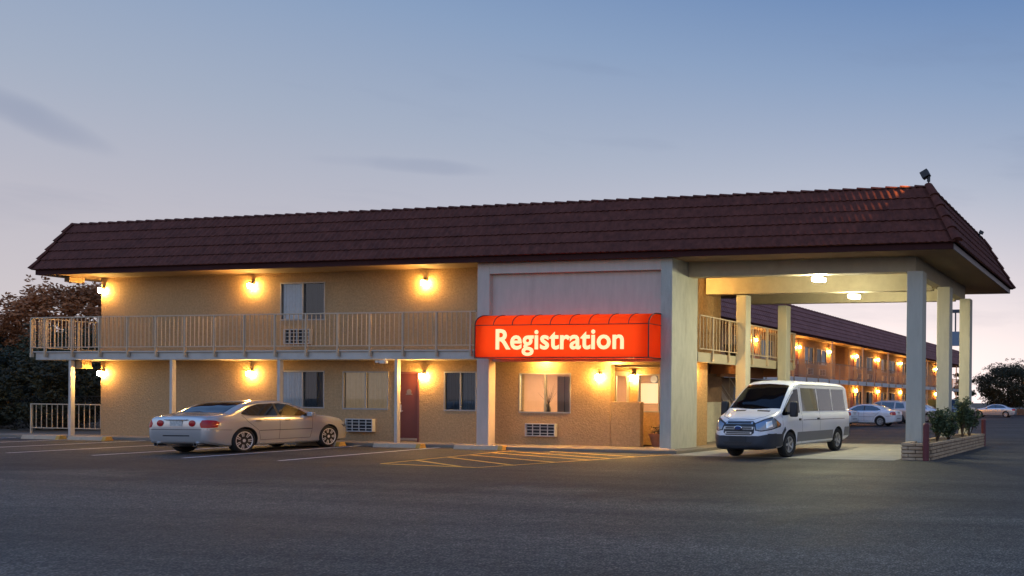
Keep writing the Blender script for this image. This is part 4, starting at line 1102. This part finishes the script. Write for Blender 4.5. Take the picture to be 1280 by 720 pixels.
van.patch('air_intake', [(-.40,.36),(.40,.36)], [(-.48,.45),(.48,.45)], 'F', BLACK, off=.038)
van.patch('number_plate_holder', [(-.27,.46),(.27,.46)], [(-.27,.58),(.27,.58)], 'F', mat('bumper_black', (.025,.027,.03), .6), off=.04)
gr = van.patch('grille', [(-.49,.68),(-.40,.62),(.40,.62),(.49,.68)], [(-.49,.92),(-.40,.975),(.40,.975),(.49,.92)], 'F', BLACK, off=.012, n=20, k=6, thick=.05)
for z0, z1, w_ in ((.645,.70,.43),(.765,.825,.475),(.89,.945,.43)):
    van.patch('grille_bar', [(-w_,z0),(w_,z0)], [(-w_,z1),(w_,z1)], 'F', mat('grille_chrome', (.42,.43,.45), .3, metal=1.), off=.03, n=20, k=2, thick=.03, parent=gr)
    van.patch('grille_slot', [(-w_+.05,z0+.010),(w_-.05,z0+.010)], [(-w_+.05,z1-.010),(w_-.05,z1-.010)], 'F', BLACK, off=.034, n=20, k=2, thick=.02, parent=gr)
p = van.hit(*van.P(0,.795,'F'), .045)
b = MB(); b.lathe([(.0,.012),(.085,.012),(.09,0),(.09,-.03)], (0,0,0), 'x', 24); o = b.build('emblem', mat('emblem_blue', (.01,.035,.14), .2, coat=1.), van.root); o.location = p; o.scale = (1,1.2,.55)
b = MB(); b.lathe([(.085,-.02),(.085,.016),(.1,.012),(.1,-.02)], (0,0,0), 'x', 24); o2 = b.build('rim', CHROME, o)
for a in ('FR','FL'):
    van.patch('headlight_rim', [(-.53,.83),(-.2,.755),(.10,.715),(.245,.74)], [(-.55,.90),(-.26,1.09),(.0,1.02),(.245,.92)], a, BLACK, off=.006, n=16, k=8)
    van.patch('headlight', [(-.50,.86),(-.2,.78),(.10,.74),(.22,.76)], [(-.52,.90),(-.25,1.06),(.0,.99),(.22,.90)], a, CLEAR, off=.01, n=16, k=8)
    van.patch('turn_lens', [(-.49,.87),(-.40,.84)], [(-.50,.91),(-.38,.99)], a, AMBER, off=.016, n=5, k=4)
    van.patch('lamp_bowl', [(-.24,.84),(-.05,.80)], [(-.22,.99),(-.04,.95)], a, mat('bowl_bright', (.75,.8,.85), .12, metal=.9), off=.014, n=8, k=5)
for y in (-.40,.40):
    van.patch('bonnet_vent', [(4.80,y-.21),(4.80,y+.21)], [(4.87,y-.20),(4.87,y+.20)], 'T', BLACK, off=.006, n=8, k=2)
mb = MB(); van.line(mb, [(4.80,-.86),(5.22,-.66),(5.36,-.4),(5.36,.4),(5.22,.66),(4.80,.86)], 'T', .012); mb.build('bonnet_seam', SEAM, van.root, fix=False)
van.rescale(.95, .915, 1.05); van.wr = .36
van.make_wheels(.22, .23, STEELW, 5, 'single')

def place_sedan(name, label, cat, loc, rz, pt_, **k):
    c = sedan_shape(k.pop('L',4.7), k.pop('h',1.40), k.pop('hw',.88), .32, low=.2)
    c.start(name, label, cat, loc, rz, pt_); dress_sedan(c, far=True, rim=STEELW, spokes=8, rim_r=.2, style='single', **k)
    return c
WX = R(180)
place_sedan('sedan', 'white four-door sedan parked facing the far wing behind the van', 'car', (-17.85,47.6,0), WX, WHITE)
place_sedan('sedan', 'white car mostly hidden behind the rear of the van', 'car', (-19.75,44.9,0), R(180), WHITE)
place_sedan('sedan', 'pale silver sedan half hidden behind the front column and shrubs', 'car', (-18.0,58.6,0), WX, SILVER, h=1.44)
place_sedan('sedan', 'silver sedan parked alone far off in front of the dark tree', 'car', (-15.8,80.3,0), WX, SILVER, h=1.38)
# wagon
L = 4.6
wag = Car(L, [(0,1.0),(.02,1.25),(.08,1.42),(.25,1.56),(.6,1.62),(1.8,1.66),(2.3,1.64),(2.75,1.52),(3.3,1.14),(3.5,1.08),(4.0,1.02),(4.35,.93),(4.52,.8),(4.6,.6)],
          [(0,.42),(.1,.32),(.6,.26),(3.9,.26),(4.5,.3),(4.6,.38)],
          [(0,.78),(.04,.83),(.15,.88),(.5,.90),(3.6,.9),(4.1,.86),(4.4,.76),(4.6,.58)],
          [(0,.98),(1,1.02),(3,1.0),(3.6,.95),(4.3,.8),(4.6,.5)], .42, [(.85,.88),(3.62,.88)], .34)
wag.start('wagon', 'tan sport wagon parked beside the white sedan, partly behind the front column', 'car', (-18.75,54.0,0), R(180), CHAMP)
for v in 'LR':
    wag.patch('side_window', [(2.25,1.06),(3.15,1.04)], [(2.25,1.5),(2.6,1.48),(3.17,1.06)], v, CARGLASS)
    wag.patch('side_window', [(1.25,1.07),(2.18,1.06)], [(1.25,1.51),(2.18,1.52)], v, CARGLASS)
    wag.patch('side_window', [(.45,1.10),(1.15,1.07)], [(.6,1.45),(1.15,1.50)], v, CARGLASS)
    mb = MB(); wag.line(mb, [(2.21,1.5),(2.2,.36)], v); wag.line(mb, [(3.22,1.05),(3.15,.36)], v); wag.line(mb, [(1.2,1.05),(1.35,.7),(1.4,.36)], v); mb.build('door_seam', SEAM, wag.root, fix=False)
wag.patch('windscreen', [(3.34,-.66),(3.4,0),(3.34,.66)], [(2.72,-.55),(2.7,0),(2.72,.55)], 'T', CARGLASS)
wag.patch('rear_window', [(-.6,1.12),(.6,1.12)], [(-.5,1.48),(.5,1.48)], 'B', CARGLASS)
for a in ('BR','BL'): wag.patch('tail_light', [(-.12,.8),(.15,.8)], [(-.12,1.05),(.12,1.05)], a, REDL)
wag.make_wheels(.21, .22, STEELW, 5, 'single')
# dark pickup
L = 5.3
pk = Car(L, [(0,.9),(.03,1.08),(.15,1.12),(1.7,1.14),(1.78,1.2),(1.95,1.72),(2.4,1.82),(3.0,1.8),(3.25,1.68),(3.75,1.24),(4.0,1.18),(4.8,1.1),(5.1,1.0),(5.25,.85),(5.3,.6)],
         [(0,.55),(.3,.42),(4.9,.40),(5.3,.46)], [(0,.9),(.1,.93),(.5,.95),(4.4,.95),(5.0,.9),(5.2,.84),(5.3,.76)], [(0,.95),(2,1.1),(3.6,1.08),(4.5,.98),(5.3,.5)], .3, [(1.0,.93),(4.3,.93)], .38)
pk.start('pickup_truck', 'black pickup truck parked beyond the planter between the rear columns', 'truck', (-15.6,63.5,0), R(-93), mat('black_paint', (.012,.013,.016), .3, coat=1.))
for v in 'LR': pk.patch('side_window', [(1.98,1.2),(3.6,1.18)], [(2.1,1.68),(3.05,1.68),(3.6,1.22)], v, CARGLASS)
pk.patch('windscreen', [(3.7,-.74),(3.8,0),(3.7,.74)], [(3.2,-.66),(3.18,0),(3.2,.66)], 'T', CARGLASS)
for a in ('FR','FL'):
    pk.patch('headlight', [(-.1,.78),(.25,.74)], [(-.15,.95),(.22,.93)], a, CLEAR)
    pk.patch('marker_lamp', [(-.26,.76),(-.12,.76)], [(-.28,.95),(-.14,.95)], a, AMBER)
pk.patch('grille', [(-.45,.7),(.45,.7)], [(-.45,.98),(.45,.98)], 'F', GREYP)
pk.make_wheels(.22, .25, STEELW, 6, 'single')
# dumpster
dm = thing('dumpster', 'dark green steel dumpster by the end of the far wing', 'dumpster', (-22.0,80.0,0), R(0))
b = MB(); b.prism([(-.9,.15),(.9,.15),(1.0,1.5),(-1.0,1.75)], -.8, .8, 'x'); b.build('bin', mat('green_steel', (.012,.035,.028), .6, var=.2, vscale=4), dm, bevel=.02)
b = MB(); b.prism([(-1.02,1.76),(1.02,1.51),(1.02,1.56),(-1.02,1.81)], -.83, .83, 'x'); b.build('lid', BLACK, dm)
b = MB()
for y in (-.7,.7): b.lathe([(.08,-.85),(.08,.85)], (0,y,.08), 'x', 12)
b.build('caster', RUBBER, dm)

# pole sign beyond the columns
ps = thing('pole_sign', 'tall blue grey roadside sign cabinet on twin posts, seen between rear columns', 'sign', (-23.95,97,0))
b = MB(); b.box(-1.1,-.95,-.1,.1,0,13.2); b.box(.6,.75,-.1,.1,0,13.2); b.build('post', mat('post_dark', (.05,.055,.065), .6), ps)
b = MB(); b.box(-1.5,1.2,-.25,.25,8.7,10.5); b.build('cabinet', mat('sign_blue', (.16,.21,.27), .5, var=.05), ps)
b = MB(); b.box(-1.5,1.2,-.2,.2,12.9,13.3); b.box(-.3,-.15,-.1,.1,10.5,12.9); b.build('top_frame', MATS['post_dark'], ps)

# ------------------------------------------------------------------ trees
BARK = mat('bark', (.07,.05,.035), .9, var=.3, vscale=8, bump=.6, bscale=12, stretch=(1,1,.25))
def leafmat(name, c, v=.5): return mat(name, c, .7, var=v, vscale=1.1)
L_DARK = leafmat('leaf_dark', (.034,.038,.018), .75); L_RUST = leafmat('leaf_rust', (.36,.14,.05)); L_OLIVE = leafmat('leaf_olive', (.05,.055,.022))
def tree(loc, h, r, seed, label, lm, trunk_h=.3, clumps=60, leaves=110, size=.16, name='tree', group='trees around the motel', squash=1.):
    rnd = random.Random(seed); t = thing(name, label, 'tree', loc, 0, group)
    s = MB(); f = MB(); z0 = h*trunk_h
    top = Vector((rnd.uniform(-.1,.1)*r, rnd.uniform(-.1,.1)*r, h*.82))
    s.tube([(0,0,-.2),(top.x*.2,top.y*.2,z0*.6),(top.x*.5,top.y*.5,h*.5),top], [h*.035,h*.026,h*.016,h*.004], 8)
    for k in range(clumps):
        a = rnd.uniform(0,6.283); e = rnd.random()
        zc = z0+(h-z0)*(.06+.88*rnd.random())
        prof = math.sin(min(1,max(.06,(zc-z0)/(h-z0)))*math.pi)**.55
        rr = r*prof*(.35+.65*math.sqrt(rnd.random()))
        c = Vector((math.cos(a)*rr, math.sin(a)*rr, zc))
        b0 = Vector((0,0,max(z0*.8, zc-rr*.7-.3))); b0.x = top.x*b0.z/h; b0.y = top.y*b0.z/h
        m_ = b0.lerp(c,.55)+Vector((0,0,-.06*rr))
        if k % 2 == 0: s.tube([b0, m_, c], [h*.011, h*.007, h*.002], 5)
        q = r*rnd.uniform(.13,.27)
        leaf_mass(f, rnd, c, (q*1.15,q*1.15,q*.75*squash), leaves, size)
        for _ in range(3):
            w_ = Vector((rnd.gauss(0,1),rnd.gauss(0,1),rnd.gauss(0,.7))).normalized()*q*1.5
            leaf_mass(f, rnd, c+w_, (q*.4,q*.4,q*.3), leaves//8, size*.8)
    s.build('trunk', BARK, t, fix=False); f.build('crown', lm, t, fix=False)
    return t
tree((-53.5,30,0), 7.2, 2.4, 21, 'rust tinged tree rising behind the left end of the balcony', L_RUST, .25, 125, 150, .10)
tree((-60.5,31,0), 4.7, 2.6, 22, 'dark bushy tree at the left edge, beyond the corner railing', L_DARK, .1, 110, 190, .095)
tree((-55.2,27.5,0), 4.3, 2.6, 23, 'dark low tree in front of the rust tinged one, left of the stucco corner', L_DARK, .08, 110, 190, .09)
tree((-49.2,27.5,0), 4.6, 2.2, 24, 'olive tree seen through the railing beside the stucco corner', L_OLIVE, .1, 80, 180, .08)
tree((-67,36,0), 4.6, 3.0, 25, 'dark tree far left at the photo edge behind the others', L_DARK, .1, 70, 160, .12)
tree((-17.6,98,0), 6.3, 4.0, 26, 'dark spreading tree behind the lone far silver sedan', L_DARK, .16, 130, 170, .13)
tree((-11.0,101,0), 5.6, 4.0, 27, 'dark tree at the right photo edge beyond the parking lot', L_DARK, .12, 110, 150, .14)
tree((-22.6,95.2,0), 6.0, 1.3, 28, 'slim dark tree at the end of the far wing, seen between columns', L_DARK, .15, 40, 110, .16)
tree((-45.5,25.2,0), 3.0, 2.0, 31, 'low dark bush under the balcony end, beside the stucco corner', L_DARK, .03, 80, 170, .085)
tree((-50.5,25.0,0), 3.2, 2.4, 32, 'low dark bush behind the wire fence at the left edge', L_DARK, .03, 90, 170, .085)
# chain fence on the left, block wall on the right
cf = thing('chain_fence', 'low dark wire fence under the trees at the left edge', 'fence', (-48,25.5,0))
b = MB()
for k in range(8): b.tube([(-9+2.5*k,0,0),(-9+2.5*k,0,1.5)], .03, 6)
b.build('post', mat('galv', (.12,.12,.12), .6, metal=.4), cf)
b = MB(); b.tube([(-9,0,1.48),(8.5,0,1.48)], .02, 6)
for k in range(110):
    x = -9+.16*k; b.bar((x,0,.05),(min(8.5,x+1.4),0,1.45),.008); b.bar((x,0,1.45),(min(8.5,x+1.4),0,.05),.008)
b.build('mesh', MATS['galv'], cf, fix=False)
bw = MB(); bw.box(-26,20,96.2,96.5,0,.75)
tag(bw.build('boundary_wall', mat('tan_block', (.16,.10,.06), .9, var=.25, vscale=2)), 'low brown boundary wall beneath the far dark trees', 'wall')

# ------------------------------------------------------------------ world, sun, camera
wd = bpy.data.worlds.new('World'); scn.world = wd; wd.use_nodes = True
nt = wd.node_tree; N = nt.nodes; Lk = nt.links
bg = N['Background']
SUN_EL, SUN_AZ = R(-1.0), R(-18)          # the sun has just set behind the building
sky = N.new('ShaderNodeTexSky'); sky.sky_type = 'NISHITA'; sky.sun_disc = False
sky.sun_elevation = R(1.0); sky.sun_rotation = SUN_AZ; sky.dust_density = 2.; sky.ozone_density = 3.
tc = N.new('ShaderNodeTexCoord'); sep = N.new('ShaderNodeSeparateXYZ'); Lk.new(tc.outputs['Generated'], sep.inputs[0])
def mnode(op, a, b, clamp=False):
    n = N.new('ShaderNodeMath'); n.operation = op; n.use_clamp = clamp
    for i, x in enumerate((a, b)):
        if isinstance(x, (int, float)): n.inputs[i].default_value = x
        else: Lk.new(x, n.inputs[i])
    return n.outputs[0]
ramp = N.new('ShaderNodeValToRGB'); cr = ramp.color_ramp
stops = [(0.0, srgb(210,196,199)), (.07, srgb(207,199,203)), (.16, srgb(188,186,197)), (.26, srgb(163,174,194)), (.37, srgb(135,158,191)), (.47, srgb(104,136,182)), (1.0, srgb(60,92,145))]
cr.elements[0].position = 0; cr.elements[0].color = stops[0][1]; cr.elements[1].position = 1; cr.elements[1].color = stops[-1][1]
for p, c in stops[1:-1]:
    e = cr.elements.new(p); e.color = c
Lk.new(sep.outputs['Z'], ramp.inputs[0])
# afterglow low over the place where the sun went down
dot = N.new('ShaderNodeVectorMath'); dot.operation = 'DOT_PRODUCT'; dot.inputs[1].default_value = (math.sin(SUN_AZ), math.cos(SUN_AZ), .08)
Lk.new(tc.outputs['Generated'], dot.inputs[0])
glow = mnode('POWER', mnode('MAXIMUM', dot.outputs['Value'], 0.), 14.)
glow = mnode('MULTIPLY', glow, mnode('POWER', mnode('SUBTRACT', 1., mnode('ABSOLUTE', sep.outputs['Z'], 0.), True), 6.))
gm = N.new('ShaderNodeMix'); gm.data_type = 'RGBA'; gm.blend_type = 'ADD'; gm.inputs[7].default_value = (.60,.50,.45,1)
Lk.new(glow, gm.inputs[0]); Lk.new(ramp.outputs[0], gm.inputs[6])
# thin cloud streaks
mp = N.new('ShaderNodeMapping'); mp.inputs['Scale'].default_value = (2.2,2.2,13); Lk.new(tc.outputs['Generated'], mp.inputs[0])
cn = N.new('ShaderNodeTexNoise'); cn.inputs['Scale'].default_value = 1.6; cn.inputs['Detail'].default_value = 6; cn.inputs['Roughness'].default_value = .55; Lk.new(mp.outputs[0], cn.inputs['Vector'])
cm = N.new('ShaderNodeMapRange'); cm.inputs[1].default_value = .57; cm.inputs[2].default_value = .78; cm.inputs[3].default_value = 0; cm.inputs[4].default_value = .22; Lk.new(cn.outputs['Fac'], cm.inputs[0])
cmix = N.new('ShaderNodeMix'); cmix.data_type = 'RGBA'; cmix.inputs[7].default_value = srgb(112,128,160)
Lk.new(cm.outputs[0], cmix.inputs[0]); Lk.new(gm.outputs[2], cmix.inputs[6])
# two soft dark cloud banks low in the dusk
last = cmix.outputs[2]
for d0, t0, n0, a_, b_, k_ in (((-0.8596,0.4636,0.2149),(0.3706,0.8551,-0.3625),(-0.3518,-0.2319,-0.9069),.045,.012,.30),((-0.7178,0.6572,0.2299),(0.6887,0.7188,0.0950),(-0.1028,0.2265,-0.9686),.075,.007,.20)):
    def dotn(v):
        n = N.new('ShaderNodeVectorMath'); n.operation = 'DOT_PRODUCT'; n.inputs[1].default_value = v; Lk.new(tc.outputs['Generated'], n.inputs[0]); return n.outputs['Value']
    wn = N.new('ShaderNodeTexNoise'); wn.inputs['Scale'].default_value = 14; wn.inputs['Detail'].default_value = 5; Lk.new(tc.outputs['Generated'], wn.inputs['Vector'])
    e_ = mnode('ADD', mnode('POWER', mnode('ABSOLUTE', mnode('DIVIDE', dotn(t0), a_), 0.), 2.), mnode('POWER', mnode('ABSOLUTE', mnode('DIVIDE', dotn(n0), b_), 0.), 2.))
    e_ = mnode('ADD', e_, mnode('MULTIPLY', mnode('SUBTRACT', wn.outputs['Fac'], .5), 2.6))
    mk = N.new('ShaderNodeMapRange'); mk.interpolation_type = 'SMOOTHSTEP'; mk.inputs[1].default_value = 1.5; mk.inputs[2].default_value = -.4; mk.inputs[3].default_value = 0; mk.inputs[4].default_value = k_; Lk.new(e_, mk.inputs[0])
    fr_ = mnode('MULTIPLY', mk.outputs[0], mnode('GREATER_THAN', dotn(d0), 0.))
    c_m = N.new('ShaderNodeMix'); c_m.data_type = 'RGBA'; c_m.inputs[7].default_value = srgb(108,124,158); Lk.new(fr_, c_m.inputs[0]); Lk.new(last, c_m.inputs[6]); last = c_m.outputs[2]
# a little of the physical sky for the colour of the light
sk = N.new('ShaderNodeMix'); sk.data_type = 'RGBA'; sk.blend_type = 'ADD'; sk.inputs[0].default_value = .012
Lk.new(last, sk.inputs[6]); Lk.new(sky.outputs[0], sk.inputs[7])
# sky behind the camera boosted, most of all overhead, to brighten facade and lot
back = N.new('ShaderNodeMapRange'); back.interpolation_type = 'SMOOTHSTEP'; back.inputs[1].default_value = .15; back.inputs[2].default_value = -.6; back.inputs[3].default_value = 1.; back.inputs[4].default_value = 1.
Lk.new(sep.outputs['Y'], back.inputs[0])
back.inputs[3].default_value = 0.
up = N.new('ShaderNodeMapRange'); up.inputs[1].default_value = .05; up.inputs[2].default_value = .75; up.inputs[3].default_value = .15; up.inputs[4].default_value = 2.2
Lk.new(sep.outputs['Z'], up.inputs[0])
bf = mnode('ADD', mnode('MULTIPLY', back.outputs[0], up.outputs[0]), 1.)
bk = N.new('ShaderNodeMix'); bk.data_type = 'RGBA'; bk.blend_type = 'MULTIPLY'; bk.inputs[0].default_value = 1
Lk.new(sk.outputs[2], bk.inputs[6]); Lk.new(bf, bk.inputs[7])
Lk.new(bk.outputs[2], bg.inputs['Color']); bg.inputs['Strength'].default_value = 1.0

sl = bpy.data.lights.new('sun', 'SUN'); sl.energy = .12; sl.angle = R(12); sl.color = (1,.82,.7)
so = bpy.data.objects.new('sun', sl); col.objects.link(so)
dv = Vector((math.sin(SUN_AZ), math.cos(SUN_AZ), .05)); so.rotation_euler = dv.to_track_quat('Z','Y').to_euler()

cam = bpy.data.cameras.new('camera'); co = bpy.data.objects.new('camera', cam); col.objects.link(co); scn.camera = co
yaw, pitch, roll, sx, sy, F = CAMP = (-0.1896238, -0.0022159, 0.0092091, 607.0768692, 144.6673525, 980.0)
cam.sensor_width = 36; cam.sensor_fit = 'HORIZONTAL'; cam.lens = F/1280*36; cam.shift_x = -sx/1280; cam.shift_y = sy/1280
cam.clip_start = .1; cam.clip_end = 3000
cy, sn = math.cos(yaw), math.sin(yaw); cp, spn = math.cos(pitch), math.sin(pitch)
f_ = Vector((sn*cp, cy*cp, spn)); r_ = Vector((cy,-sn,0)); u_ = r_.cross(f_)
r2 = r_*math.cos(roll)+u_*math.sin(roll); u2 = u_*math.cos(roll)-r_*math.sin(roll)
M = Matrix((r2, u2, -f_)).transposed().to_4x4(); M.translation = (0,0,1.6); co.matrix_world = M

scn.render.engine = 'CYCLES'
scn.view_settings.view_transform = 'Standard'; scn.view_settings.look = 'None'; scn.view_settings.gamma = 1; scn.view_settings.exposure = 0
cy_ = scn.cycles; cy_.use_denoising = True; cy_.max_bounces = 6; cy_.diffuse_bounces = 3; cy_.glossy_bounces = 3; cy_.transparent_max_bounces = 12; cy_.caustics_reflective = False; cy_.caustics_refractive = False
cy_.sample_clamp_indirect = 4.
